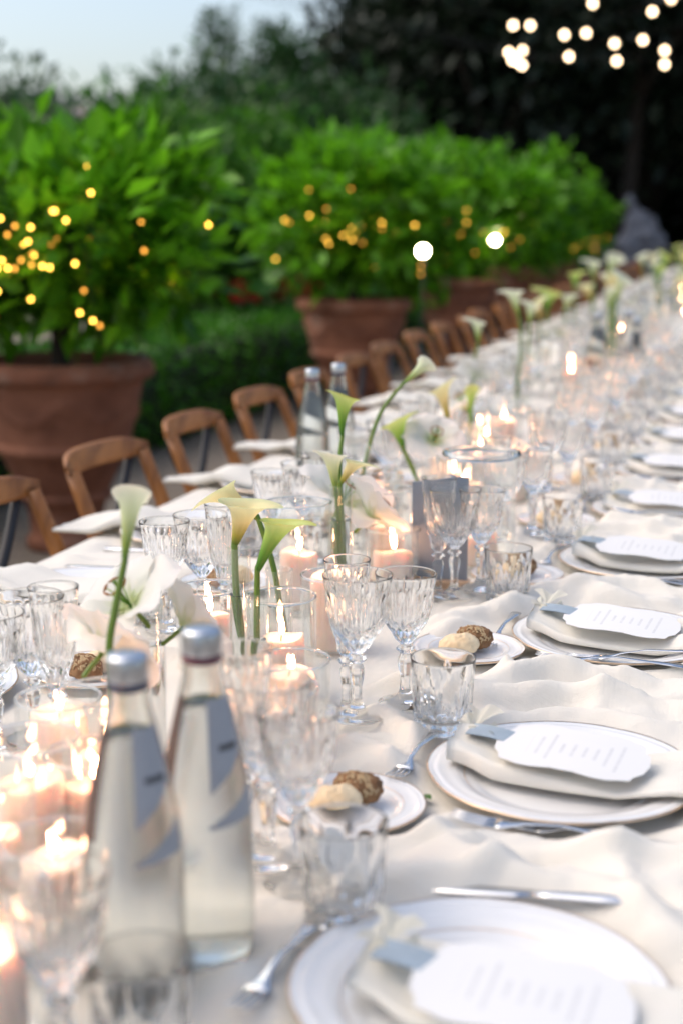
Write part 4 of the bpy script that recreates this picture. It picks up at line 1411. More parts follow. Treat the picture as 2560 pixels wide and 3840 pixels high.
def card_mesh():
    # shaped card: bracketed ends and waisted long sides
    half = [(.0, .0470), (.012, .0462), (.020, .0480), (.034, .0500), (.050, .0490), (.060, .0440), (.066, .0420), (.0715, .0405), (.0740, .0360), (.0745, .0310), (.0775, .0265), (.0830, .0200), (.0845, .0110), (.0865, .0)]
    q = half + [(x, -y) for x, y in reversed(half[:-1])]
    out = q + [(-x, y) for x, y in reversed(q[1:-1])]
    n = len(out)
    def zc_(x, y):
        return .0035 * sin((x + .087) / .174 * pi) + .09 * y * y
    vs = [(x, y, zc_(x, y)) for x, y in out]
    # inner rings keep the sheet curved
    rings = [1.0, .75, .5, .25]
    V, Fs = [], []
    for th in (0, -.0007):
        for rg_ in rings:
            V += [(x * rg_, y * rg_, zc_(x * rg_, y * rg_) + th) for x, y in out]
        V.append((0, 0, zc_(0, 0) + th))
    nb = len(rings) * n + 1
    for lay in (0, 1):
        o_ = lay * nb
        for r_ in range(len(rings) - 1):
            for i in range(n):
                k = (i + 1) % n
                fc = (o_ + r_ * n + i, o_ + (r_ + 1) * n + i, o_ + (r_ + 1) * n + k, o_ + r_ * n + k)
                Fs.append(fc if lay == 0 else tuple(reversed(fc)))
        for i in range(n):
            k = (i + 1) % n
            fc = (o_ + (len(rings) - 1) * n + i, o_ + nb - 1, o_ + (len(rings) - 1) * n + k)
            Fs.append(fc if lay == 0 else tuple(reversed(fc)))
    for i in range(n):
        k = (i + 1) % n
        Fs.append((i, k, nb + k, nb + i))
    g = G().add(V, Fs)
    return g.mesh('menu_card', 'card', False)
KIND['menu_card'] = [(None, card_mesh(), [])]
def tag_mesh():
    def f(u, v):
        return (-.028 + .056 * u, -.013 + .026 * v, .004 * sin(u * 2.4))
    g = G().grid(f, 10, 6)
    g.grid(lambda u, v: (lambda p: (p[0], p[1], p[2] - .0012))(f(u, v)), 10, 6)
    return g.mesh('name_tag', 'tag')
KIND['name_tag'] = [(None, tag_mesh(), [])]
def ribbon_parts(seed):
    rr = random.Random(seed)
    def strip(pts, w0, w1, name):
        pts = bez(pts, 7)
        n = len(pts)
        def f(u, v):
            p = pts[min(n - 1, int(round(v * (n - 1))))]
            w = w0 + (w1 - w0) * v
            fr = .0025 * sin(u * 19 + seed) * (v > .93)
            return (p.x + .0035 * sin(u * 8 + v * 5), p.y + (u - .5) * w * (1), p.z + .004 * sin(u * 9 + v * 4 + seed) * v + fr)
        return G().grid(f, 14, n, lambda u, v: (v, u)).mesh(name, 'ribbon')
    knot = G().lathe([(0, -.006), (.006, -.005), (.0085, 0), (.006, .005), (0, .006)], 12).mesh('knot', 'ribbon')
    def fan(az, el, L, spread, name):
        def f(u, v):
            a = az + (u - .5) * spread * (.35 + .65 * v)
            ruf = .17 * sin(u * 11 + seed * 2 + az) * v
            e = el + ruf * .8
            r = L * v * (1 + .10 * sin(u * 5 + seed))
            return (r * cos(a) * cos(e), r * sin(a) * cos(e), r * sin(e) - .35 * L * v * v * .3)
        return G().grid(f, 30, 9, lambda u, v: (v, u)).mesh(name, 'ribbon')
    return [('knot', knot, []), ('tail', fan(1.2, .75, .034, 2.0, 'tail'), []), ('tail', fan(.1, .25, .028, 1.5, 'tail'), []), ('loop', fan(2.6, .6, .022, 1.8, 'loop'), [])]
for k in range(2):
    KIND['ribbon%d' % k] = ribbon_parts(k + 1)

# bread rolls
def roll_mesh(name, mat, parts, vox, amp, split):
    me = lumps(name, mat, parts, vox, .7)
    n = len(me.vertices)
    co = np.zeros(n * 3, dtype=np.float32)
    me.vertices.foreach_get('co', co)
    co = co.reshape(-1, 3).astype(np.float64)
    d = co - np.array([0, 0, .018])
    d /= np.linalg.norm(d, axis=1)[:, None]
    h = amp * (pnoise(co[:, 0] * 90 + co[:, 2] * 50, co[:, 1] * 90 - co[:, 2] * 40, 31) + .6 * pnoise(co[:, 0] * 210 - co[:, 2] * 90, co[:, 1] * 210, 32))
    h -= split * np.exp(-((co[:, 1] - .004 - .2 * co[:, 0]) / .0035) ** 2) * np.clip((co[:, 2] - .022) / .010, 0, 1)
    co += d * h[:, None] * np.clip(co[:, 2] / .006, 0, 1)[:, None]
    me.vertices.foreach_set('co', co.astype(np.float32).ravel())
    me.update()
    return me
bw = roll_mesh('white_roll', 'crust_w', [(0, 0, .019, .036, .026, .020), (.012, .004, .020, .022, .022, .019), (-.018, -.002, .016, .018, .02, .016)], .0022, .0026, .0028)
bb = roll_mesh('seeded_roll', 'crust_b', [(0, 0, .021, .035, .026, .022), (.014, .004, .022, .02, .022, .020), (-.016, 0, .019, .02, .021, .018)], .0022, .0055, 0)
def seeds():
    rg = random.Random(4)
    g = G()
    for k in range(150):
        a, b = rg.uniform(0, 2 * pi), rg.uniform(.05, 1.35)
        d = Vector((cos(a) * cos(b), sin(a) * cos(b), sin(b)))
        p = Vector((d.x * .0345, d.y * .0262, .021 + d.z * .0222))
        t = d.orthogonal().normalized()
        t = Matrix.Rotation(rg.uniform(0, 6.28), 3, d) @ t
        w = d.cross(t)
        L, Wd = rg.uniform(.0028, .0055), rg.uniform(.0016, .0032)
        o = len(g.v)
        g.add([p + t * L, p + w * Wd, p - t * L, p - w * Wd, p + d * .0013], [(0, 1, 4), (1, 2, 4), (2, 3, 4), (3, 0, 4)])
    return g.mesh('oat_flakes', 'seed', False)
sd_me = seeds()
KIND['white_roll'] = [(None, bw, [])]
KIND['seeded_roll'] = [(None, bb, []), ('oat_flakes', sd_me, [])]

# ---------------------------------------------------------------- place settings
def setting(side, idx, y, full, near):
    s = 1 if side == 'right' else -1
    x = RX if s > 0 else LX
    rz = 0 if s > 0 else pi
    where = '%s place from the front, %s side' % (nth(idx), side)
    rr = random.Random(idx * 7 + (0 if s > 0 else 100))
    jy = rr.uniform(-.012, .012) if idx > 3 else 0
    def W_(lx, ly):
        return (x + s * lx, y + jy + s * ly)
    def put(kind, name, what, cat, lx, ly, dz=0, lr=0.0, grp=None, sc=1.0, onz=None, rot=None):
        wx, wy = W_(lx, ly)
        z = (cz(wx, wy) if onz is None else onz) + dz
        return place(kind, name, what + ' at the ' + where, cat, (wx, wy, z), rz + lr, sc, grp, rot)
    if full or s < 0:
        pz = T + .003
        sh = (.03, -.02) if (s > 0 and idx == 1) else (0, 0)
        put('dinner_plate', 'dinner_plate', 'white plate with a worn gold rim', 'plate', 0, 0, 0, rr.uniform(0, .7), 'gold rimmed dinner plates', onz=pz)
        put('napkin%d' % (idx % 4), 'napkin', 'folded cream napkin', 'napkin', sh[0], sh[1], 0, -.07 + rr.uniform(-.10, .10), 'folded cream napkins', onz=pz)
        if s > 0:
            sh = (sh[0] + rr.uniform(-.010, .010), sh[1] + rr.uniform(-.007, .007))
            wx, wy = W_(.008 + sh[0], -.022 + sh[1])
            place('menu_card', 'menu_card', 'white scalloped menu card at the ' + where, 'card', (wx, wy, pz + .0455), 0, 1.0, 'scalloped menu cards', rot=(.13, .035, -.08 + rr.uniform(-.10, .10)))
            wx, wy = W_(-.086 + sh[0], .002 + sh[1])
            place('name_tag', 'name_tag', 'blue grey name tag under the card at the ' + where, 'tag', (wx, wy, pz + .0485), 0, 1.0, 'blue grey name tags', rot=(.16, .08, -.25))
            wx, wy = W_(-.110 + sh[0], .016 + sh[1])
            place('ribbon%d' % (idx % 2), 'ribbon', 'pale cream chiffon ribbon at the ' + where, 'ribbon', (wx, wy, pz + .046), rr.uniform(-.2, .2), 1.15, 'cream chiffon ribbons')
    j = lambda a: a + rr.uniform(-.010, .010)
    off = dict(wg=(-.266, .092), wn=(-.220, .150), fl=(-.296, .150), tu=(-.160, .096))
    if s > 0 and idx == 1:
        off = dict(wg=(-.238, .170), wn=(-.200, .150), fl=(-.275, .205), tu=(-.142, .098))
    if s > 0 and idx == 3:
        off = dict(wg=(-.282, .172), wn=(-.243, .200), fl=(-.315, .197), tu=(-.192, .170))
    if s < 0:
        off = dict(wg=(-.262, .100), wn=(-.215, .140), fl=(-.305, .135), tu=(-.165, .100))
    jj = (lambda a: a) if (s > 0 and idx <= 3) else j
    put('water_goblet', 'crystal_goblet', 'tall cut crystal goblet', 'glass', jj(off['wg'][0]), jj(off['wg'][1]), 0, rr.uniform(0, 3), 'cut crystal goblets')
    put('wine_goblet', 'wine_glass', 'smaller cut crystal wine glass', 'glass', jj(off['wn'][0]), jj(off['wn'][1]), 0, rr.uniform(0, 3), 'cut crystal wine glasses')
    put('flute', 'champagne_flute', 'slim cut crystal flute', 'glass', jj(off['fl'][0]), jj(off['fl'][1]), 0, rr.uniform(0, 3), 'cut crystal flutes')
    put('tumbler', 'crystal_tumbler', 'short cut crystal tumbler', 'glass', jj(off['tu'][0]), jj(off['tu'][1]), 0, rr.uniform(0, 3), 'cut crystal tumblers')
    if near and not (s > 0 and idx == 1):
        bx, by = (-.208, -.145) if not (s > 0 and idx == 3) else (-.200, -.108)
        put('bread_plate', 'bread_plate', 'small gold rimmed bread plate', 'plate', bx, by, 0, 0, 'bread plates', onz=T + .004)
        put('white_roll', 'white_bread_roll', 'pale bread roll', 'bread', bx - .010, by - .018, 0, .3, 'pale bread rolls', .82, onz=T + .0085)
        put('seeded_roll', 'seeded_bread_roll', 'brown seeded bread roll', 'bread', bx + .004, by + .018, 0, -.2, 'brown seeded bread rolls', .80, onz=T + .0085)
    if near:
        def cut(kind, name, what, lx, ly, lr):
            wx, wy = W_(lx, ly)
            ca, sa = cos(rz + lr), sin(rz + lr)
            zs = [cz(wx + ca * d, wy + sa * d) for d in (-.09, -.045, 0, .045, .09)]
            zm = max(zs) if kind == 'fork' else zs[2]
            sl = math.atan2(zs[-1] - zs[0], .18)
            place(kind, name, what + ' at the ' + where, 'cutlery', (wx, wy, max(zs[2], (zm + sum(zs) / 5) / 2) + .001), 0, 1.0, 'steel cutlery', rot=(0, -sl * .7, rz + lr))
        if full:
            cut('fork', 'fork', 'outer steel fork', .01, -.170, -.05)
            cut('fork', 'fork', 'inner steel fork', .048, -.146, -.09)
            cut('dessert_fork', 'dessert_fork', 'small dessert fork', -.168, -.006, pi / 2 - .12)
            if idx == 1:
                cut('knife', 'knife', 'steel knife', .012, .160, -.05)
        elif s < 0:
            cut('fork', 'fork', 'steel fork', .01, -.165, -.03)
            cut('knife', 'knife', 'steel knife', .01, .163, .02)

for i, y in enumerate(RIGHT_Y):
    setting('right', i + 1, y, True, i < 8)
for i, y in enumerate(LEFT_Y):
    setting('left', i + 1, y, False, 0 < i < 6) if i else setting('left', 1, y, False, True)

# ---------------------------------------------------------------- candles in glass cylinders
def hurricane_mesh(r, h, thick=.0028, lip=0.0):
    p = [(0, 0), (r * .9, 0), (r * .985, .001), (r, .004), (r, h * .5), (r, h - .004 - lip * 2)]
    if lip:
        p += [(r + lip * .8, h - lip * 2.2), (r + lip * 1.25, h - lip * 1.2), (r + lip * .9, h - lip * .2), (r + lip * .2, h), (r - lip * .4, h - lip * .6)]
    else:
        p += [(r, h - .0012), (r - thick * .3, h), (r - thick * .7, h)]
    p += [(r - thick, h - .0012 - lip), (r - thick, h * .5), (r - thick, .008), (r * .85, .0055), (0, .005)]
    return G().lathe(p, 56)
def candle_parts(r, h, seed):
    rr = random.Random(seed)
    tl, ta = rr.uniform(.002, .008), rr.uniform(0, 6.28)
    def rf_(rad, z, a, j):
        return rad * (1 + .008 * sin(3 * a + seed) + .006 * sin(7 * a + z * 60))
    pr = [(0, 0), (r * .96, 0), (r, .003), (r, h * .35), (r * .995, h * .7), (r, h - .006), (r * .96, h - .001), (r * .9, h), (r * .8, h - .003), (r * .5, h - .005), (r * .2, h - .0055), (0, h - .006)]
    g = G().lathe(pr, 40, rf_)
    g.v = [(x, y, z + (tl * (x * cos(ta) + y * sin(ta)) / r + .0018 * sin(3 * math.atan2(y, x) + seed)) * max(0, (z - h * .5) / (h * .5))) for x, y, z in g.v]
    wax = g.mesh('wax', 'wax')
    b = rr.uniform(-.003, .003)
    wick = G().tube(bez([(0, 0, h - .008), (b * .3, 0, h - .001), (b, b, h + .006)], 4), .0008, 6).mesh('wick', 'wick')
    fh = rr.uniform(.020, .027)
    lx, ly = rr.uniform(-.006, .006), rr.uniform(-.003, .003)
    prof = [(.0, 0), (.0022, .08), (.0036, .22), (.0040, .36), (.0032, .58), (.0018, .80), (.0, 1.0)]
    vs, fs = [], []
    for k, (q, t) in enumerate(dense(prof, 3)):
        for i in range(12):
            a = 2 * pi * i / 12
            vs.append((b + lx * t * t + q * cos(a), b + ly * t * t + q * sin(a), h + .003 + fh * t))
    m = len(vs) // 12
    for k in range(m - 1):
        for i in range(12):
            fs.append((k * 12 + i, k * 12 + (i + 1) % 12, k * 12 + 12 + (i + 1) % 12, k * 12 + 12 + i))
    flame = G().add(vs, fs).mesh('flame', 'flame')
    return [(None, wax, []), ('wick', wick, [('flame', flame)])]
CV = [(.031, .078), (.031, .092), (.034, .070), (.031, .056), (.033, .105), (.030, .084)]
for k, (r, h) in enumerate(CV):
    KIND['candle%d' % k] = candle_parts(r, h, k + 3)
HV = {'a': (.047, .115, 0), 'b': (.047, .140, 0), 'c': (.053, .180, 0), 'd': (.064, .212, .004), 'e': (.050, .160, 0)}
for k, (r, h, lip) in HV.items():
    rim = G().lathe([(r - .0014 + .0019 * cos(q), h + .0006 + .0017 * sin(q)) for q in [2 * pi * i / 10 for i in range(11)]], 64).mesh('rim', 'crystal')
    if lip:
        rim = G().lathe([(r + .001 + .0062 * cos(q), h - .003 + .0058 * sin(q)) for q in [2 * pi * i / 14 for i in range(15)]], 72).mesh('rim', 'crystal')
    base = G().lathe([(0, -.0004), (r * .9, -.0004), (r * .97, .0012), (r * .97, .0045), (r * .9, .0052), (0, .0052)], 48).mesh('base', 'crystal')
    KIND['hurricane_' + k] = [(None, hurricane_mesh(r, h, .0028, lip).mesh('glass_cylinder', 'thin'), []), ('rim', rim, [])]
def candle(x, y, cv, hv, where, turn=0.0):
    z = cz(x, y)
    if hv:
        place('hurricane_' + hv, 'glass_cylinder', 'clear glass cylinder round the candle ' + where, 'candle holder', (x, y, z), 0, 1, 'glass candle cylinders')
    place('candle%d' % cv, 'pillar_candle', 'lit ivory pillar candle ' + where, 'candle', (x, y, z + (.0065 if hv else .001)), turn, 1, 'lit pillar candles')
candle(-.497, 1.425, 3, 'a', 'just behind the two goblets at the nearest place', 1.0)
candle(-.513, 1.522, 1, 'a', 'left of the sharp crystal goblets', 2.2)
candle(-.590, 1.712, 0, 'b', 'behind the tall green calla', 2.9)
candle(-.706, 2.140, 1, 'c', 'under the wide tall cylinder behind the yellow callas', 3.0)
candle(-.584, 2.278, 2, 'a', 'left of the slate grey board', .4)
candle(-.628, 2.405, 1, 'e', 'behind the candle beside the slate grey board', 1.7)
candle(-.590, 1.945, 4, 'a', 'hidden behind the goblets and the middle candles', 2.0)
candle(-.476, 2.490, 3, 'd', 'inside the big rimmed glass jar behind the board', 1.2)
candle(-.655, 3.73, 4, 'e', 'beyond the big rimmed glass jar, with a bright flame', .7)
candle(-.605, 1.190, 0, 'a', 'left of the nearer water bottle', 2.0)
candle(-.640, 1.290, 2, 'b', 'behind the left neighbour of the nearer bottle', 1.3)
candle(-.650, 1.150, 1, 'b', 'half hidden left of the bottle, between two others', .3)
candle(-.545, 1.000, 1, 'a', 'low at the lower left, before the other left candles', .5)
candle(-.645, 1.055, 0, 'b', 'cut by the lower left edge of the picture', 1.4)
candle(-.715, 1.33, 1, 'a', 'among the glasses at the left edge', 2.6)
candle(-.535, .865, 5, 'b', 'in the bottom left corner', 2.1)
candle(-.735, 1.82, 2, 'a', 'left of the yellow callas among the left glasses', .6)
candle(-.700, 2.62, 5, 'b', 'below the hanging calla', .2)
candle(-.570, 2.80, 1, 'a', 'behind the big rimmed jar, right side', 1.1)
candle(-.640, 3.02, 0, 'e', 'below the yellow calla beyond the jar', 2.1)
candle(-.520, 3.25, 2, 'a', 'to the right of the yellow calla beyond the jar', .1)
candle(-.750, 3.40, 1, 'b', 'to the left of the thin upright calla', 1.9)
rk = random.Random(17)
y = 2.95
ci = 1
while y < 14:
    candle(-.60 + rk.uniform(-.16, .16), y, rk.randrange(6), rk.choice('aabbe'), '%s of the blurred row running away along the table' % nth(ci), rk.uniform(0, 6))
    y += (.19 if y < 7 else .34) + rk.uniform(-.05, .06)
    ci += 1

# ---------------------------------------------------------------- tube vases and callas
def vase_parts(r, h, water):
    t = .0018
    glass = G().lathe([(0, 0), (r * .8, 0), (r, .003), (r, h * .3), (r, h * .6), (r, h - .002), (r + .0007, h - .001), (r + .0004, h), (r - t, h), (r - t - .0002, h - .002), (r - t, h * .5), (r - t, .012), (r * .6, .008), (0, .007)], 40).mesh('vase', 'thin')
    wr = r - t - .0006
    wtr = G().lathe([(0, .0085), (wr * .6, .0088), (wr * .9, .0098), (wr * .985, .0118), (wr, .014), (wr, .017), (wr, h * .3), (wr, water - .003), (wr, water - .001), (wr * .995, water - .0004), (wr * .97, water - .0007), (wr * .9, water - .0016), (wr * .8, water - .002), (0, water - .002)], 36).mesh('water', 'water')
    return [(None, glass, []), ('water', wtr, [])]
VV = {'t': (.0158, .192, .128), 'c': (.0195, .142, .090), 'u': (.0150, .165, .105), 'm': (.0185, .205, .15), 's': (.0150, .150, .10)}
for k, a in VV.items():
    KIND['vase_' + k] = vase_parts(*a)
def vase(k, x, y, where):
    place('vase_' + k, 'tube_vase', 'slim clear glass tube vase ' + where, 'vase', (x, y, cz(x, y)), 0, 1, 'glass tube vases')

def calla(base, mouth, R, tip, mat, stem, label, curl=.5, bend=.0):
    B = Vector(base)
    Ax = Vector(mouth) - B
    L = Ax.length * 1.10
    w = Ax.normalized()
    t = Vector(tip)
    t = (t - w * t.dot(w)).normalized()
    s = w.cross(t)
    o = obj('calla_lily', None, None, B)
    tag(o, label, 'flower', 'calla lilies')
    def f(u, v):
        ph = (u - .5) * 2 * pi * 1.06
        k = ((1 + cos(ph)) / 2) if abs(ph) < pi else 0.0
        q = v
        r = .0034 * (R / .022) + R * (.36 * q ** .75 + .64 * q ** 3.0) * (1 + .05 * (abs(ph) / pi))
        h = L * q * (.86 + .24 * k ** 1.4)
        lip = max(0, (q - .62) / .38)
        out = R * curl * .55 * k ** 2.2 * lip ** 1.5 + R * .20 * lip ** 2.4
        h -= L * .05 * k ** 6 * lip ** 3 + L * .07 * lip ** 3 + L * .05 * lip ** 2 * (1 - k)
        r += .0013 * sin(ph * 5 + 2 * v) * lip
        sq = 1 - .16 * abs(sin(ph)) * q
        c = (t * cos(ph) + s * sin(ph) * sq) * (r + out) + w * h + t * bend * L * q * q
        return tuple(c)
    nu, nv = 44, 26
    g = G().grid(f, nu, nv, lambda u, v: (v, u))
    obj('spathe', g.mesh('spathe', mat), o)
    sp = bez([w * L * .12, w * L * .4 + t * bend * L * .12, w * L * .62 + t * bend * L * .35], 4)
    obj('spadix', G().tube(sp, [R * .16] * 7 + [R * .13, R * .05], 10).mesh('spadix', 'spadix'), o)
    P = [w * L * .05, w * -.002] + [Vector(p) - B for p in stem]
    pts = bez(P, 7)
    n = len(pts)
    rad = [max(.0030, .0030 * (R / .022)) + .0010 * min(1, i / (n * .4)) for i in range(n)]
    obj('stem', G().tube(pts, rad, 10).mesh('stem', 'stem'), o)
    return o
LFT, RGT, UP, CAMD = (-.96, -.28, 0), (.96, .28, 0), (0, 0, 1), (.4, -.9, .1)
calla((-.6, 1.264, 1.051), (-.597, 1.28, 1.120), .0165, CAMD, 'calla_w', [(-.606, 1.252, 1.004), (-.609, 1.242, .961), (-.603, 1.235, .87), (-.598, 1.235, .79)], 'white calla standing at the left before the lily, blurred', .05)
vase('s', -.602, 1.235, 'of the blurred white calla at the left')
calla((-.673, 1.765, .956), (-.655, 1.772, 1.016), .0290, (.9, .35, .15), 'calla_y', [(-.669, 1.756, .898), (-.662, 1.752, .84), (-.650, 1.750, .785)], 'cream yellow calla opening to the right in the tallest sharp tube', .45)
vase('t', -.664, 1.755, 'with the sharp cream yellow calla')
calla((-.676, 1.863, .972), (-.730, 1.855, 1.018), .0235, (-.5, -.5, -.6), 'calla_y', [(-.652, 1.857, .91), (-.640, 1.85, .86), (-.628, 1.846, .785)], 'cream calla leaning left behind the sharp yellow one', .7, .15)
vase('c', -.640, 1.850, 'whose calla leans far to the left')
calla((-.598, 1.648, .952), (-.572, 1.66, 1.022), .0230, (.9, .25, .2), 'calla_g', [(-.596, 1.636, .876), (-.595, 1.632, .83), (-.594, 1.630, .785)], 'green yellow calla with a long pointed lip, sharpest in the picture', .45, .12)
vase('u', -.595, 1.632, 'of the sharp green calla, before the candles')
calla((-.656, 2.184, .953), (-.668, 2.19, 1.020), .0195, LFT, 'calla_w', [(-.648, 2.176, .891), (-.645, 2.172, .84), (-.643, 2.170, .79)], 'pale green calla, left one of the three in one tube', .6)
calla((-.644, 2.17, .97), (-.624, 2.18, 1.012), .0180, RGT, 'calla_y', [(-.641, 2.168, .909), (-.640, 2.168, .85), (-.640, 2.168, .79)], 'yellow calla pointing right, one of the three in one tube', .9, .2)
calla((-.663, 2.242, 1.038), (-.668, 2.25, 1.108), .0185, LFT, 'calla_g', [(-.662, 2.225, .996), (-.652, 2.19, .90), (-.647, 2.178, .79)], 'tallest pale green calla, rising above the three in one tube', .7, -.1)
vase('m', -.644, 2.172, 'holding three callas beside the white lily')
calla((-.666, 2.665, 1.079), (-.622, 2.685, 1.120), .0165, (.7, .2, .6), 'calla_w', [(-.703, 2.643, 1.027), (-.723, 2.623, .957), (-.733, 2.606, .88), (-.735, 2.60, .79)], 'white calla on a long stem arching to the right', .5)
vase('m', -.734, 2.605, 'of the calla with the arching stem')
calla((-.695, 2.786, .934), (-.712, 2.794, .992), .0270, (.5, .2, .7), 'calla_g', [(-.671, 2.783, .886), (-.652, 2.778, .84), (-.640, 2.775, .79)], 'pale green calla opening wide above the slate grey board', .8)
vase('c', -.648, 2.778, 'behind the slate grey board')
calla((-.673, 3.115, .95), (-.694, 3.126, 1.03), .0235, RGT, 'calla_y', [(-.654, 3.107, .888), (-.648, 3.10, .84), (-.645, 3.10, .79)], 'yellow calla beyond the big rimmed jar', .5)
vase('s', -.648, 3.102, 'of the yellow calla beyond the jar')
calla((-.684, 3.418, .889), (-.686, 3.44, .985), .0145, CAMD, 'calla_g', [(-.684, 3.41, .85), (-.684, 3.41, .79)], 'thin upright pale green calla right of the yellow one', .3)
vase('s', -.684, 3.41, 'of the thin upright calla')
calla((-.831, 4.256, 1.035), (-.836, 4.27, 1.10), .0230, LFT, 'calla_w', [(-.839, 4.242, .977), (-.838, 4.23, .886), (-.838, 4.23, .79)], 'small white calla in front of the chairs', .8, .1)
vase('t', -.838, 4.232, 'of the small calla in front of the chairs')
calla((-.768, 4.606, 1.093), (-.795, 4.616, 1.175), .0280, LFT, 'calla_w', [(-.756, 4.594, 1.017), (-.758, 4.57, .90), (-.760, 4.56, .79)], 'tall white calla at the end of a long green stem', .6)
vase('t', -.759, 4.565, 'of the tall white calla')
calla((-.781, 4.912, 1.045), (-.781, 4.929, 1.118), .0260, LFT, 'calla_w', [(-.780, 4.895, .964), (-.784, 4.885, .88), (-.784, 4.885, .79)], 'white calla close right of the tall one', .6)
vase('t', -.783, 4.888, 'right of the tall calla\'s tube')
FAR = [((-.889, 6.046, 1.024), (-.889, 6.066, 1.11), .045), ((-.86, 6.4, 1.0), (-.845, 6.42, 1.08), .03), ((-.913, 7.112, 1.07), (-.91, 7.133, 1.155), .033), ((-.944, 8.17, 1.085), (-.955, 8.19, 1.185), .040), ((-.922, 8.71, 1.093), (-.886, 8.744, 1.19), .046)]
rq = random.Random(23)
y = 5.3
while y < 19.5:
    x = -.70 + rq.uniform(-.22, .20)
    z = rq.uniform(.98, 1.12)
    FAR.append(((x, y, z), (x + rq.uniform(-.04, .04), y + rq.uniform(-.03, .03), z + rq.uniform(.075, .1)), rq.uniform(.024, .036)))
    y += rq.uniform(.28, .48)
FAR.sort(key=lambda q: q[0][1])
for i, (b, m, R) in enumerate(FAR):
    k = ['calla_w', 'calla_y', 'calla_w', 'calla_g'][i % 4]
    hue = {'calla_w': 'white', 'calla_y': 'yellowish', 'calla_g': 'pale green'}[k]
    calla(b, m, R, [LFT, RGT, CAMD][i % 3], k, [(b[0] + .004, b[1] - .01, (b[2] + T) / 2 + .05), (b[0], b[1] - .012, T + .03)], '%s calla, %s of the blurred ones running to the far end' % (hue, nth(i + 1)), .6)
    vase('smt'[i % 3], b[0], b[1] - .012, 'of the %s blurred calla towards the far end' % nth(i + 1))

# ---------------------------------------------------------------- white lilies
def lily_parts(seed, Lp=.078):
    rr = random.Random(seed)
    P = []
    for k in range(6):
        az = k * pi / 3 + rr.uniform(-.12, .12)
        wd = (.028 if k % 2 else .037) * rr.uniform(.9, 1.1)
        rec = rr.uniform(.35, .95)
        L = Lp * rr.uniform(.92, 1.1)
        tw = rr.uniform(-.25, .25)
        def f(u, v, az=az, wd=wd, rec=rec, L=L, tw=tw):
            s = v
            r = .004 + L * (s - .10 * s ** 3 * rec)
            z = L * (.62 * s - .55 * rec * s ** 2.6)
            w = wd * (sin(pi * min(1, s * .93 + .04)) ** .75) * (1 if s < .97 else .6)
            x_ = (u - .5) * 2
            yy = w * x_
            zz = z + .006 * x_ * x_ * (1 - s) + .0022 * sin(s * 17 + x_ * 2 + az * 3) * abs(x_) + yy * tw * s - .0012 * exp(-(x_ / .12) ** 2)
            return (r * cos(az) - yy * sin(az), r * sin(az) + yy * cos(az), zz)
        P.append(('petal', G().grid(f, 9, 16, lambda u, v: (v, u)).mesh('petal', 'lily'), []))
    for k in range(6):
        az = k * pi / 3 + .5
        e = Vector((.013 * cos(az), .013 * sin(az), .036))
        fil = G().tube(bez([(0, 0, .002), e * .55 + Vector((0, 0, .006)), e], 3), .0008, 6).mesh('filament', 'calla_g')
        d = Vector((-sin(az), cos(az), 0)) * .0065
        P.append(('filament', fil, [('anther', G().tube([e - d, e, e + d], [.0008, .0019, .0008], 6).mesh('anther', 'anther'))]))
    P.append(('pistil', G().tube(bez([(0, 0, 0), (0, .001, .02), (.002, .003, .040)], 3), [.0014] * 6 + [.0028], 8).mesh('pistil', 'stem'), []))
    P.append(('stalk', G().tube(bez([(0, 0, .003), (.002, 0, -.03), (.0, .0, -.034)], 4), [.003] * 9, 8).mesh('stalk', 'stem'), []))
    return P
for k in range(3):
    KIND['lily%d' % k] = lily_parts(k + 1)
def lily(k, p, rot, s, label):
    place('lily%d' % k, 'white_lily', label, 'flower', p, 0, s, 'white lilies', rot)
lily(0, (-.655, 1.395, .965), (.35, -.55, .4), .98, 'big open white lily at the left behind the blurred calla')
lily(1, (-.610, 1.43, .935), (1.0, .45, 2.2), .85, 'white lily turned away, just right of the big left lily')
lily(2, (-.690, 2.33, .905), (.55, .15, 1.1), 1.25, 'large white lily behind the tube with three callas')
lily(0, (-.640, 2.82, .945), (.7, .2, .3), .95, 'cream white lily beyond the arching calla')
lily(2, (-.668, 1.345, .925), (.9, -.2, 2.9), .95, 'white lily half hidden below the big left one')
lily(1, (-.632, 2.30, .890), (.8, .35, 2.0), 1.05, 'white lily right of the large one behind the three callas')
vase('m', -.655, 1.440, 'carrying the big left lily')
vase('m', -.700, 2.375, 'carrying the large white lily')
vase('m', -.628, 2.87, 'carrying the cream white lily')
rl = random.Random(31)
y, li = 3.5, 1
while y < 14:
    lily(rl.randrange(3), (-.70 + rl.uniform(-.17, .17), y, rl.uniform(.86, .95)), (rl.uniform(.3, 1), rl.uniform(-.4, .4), rl.uniform(0, 6)), rl.uniform(.9, 1.3), 'blurred white lily, %s one along the table beyond the jar' % nth(li))
    y += rl.uniform(.45, .8)
    li += 1

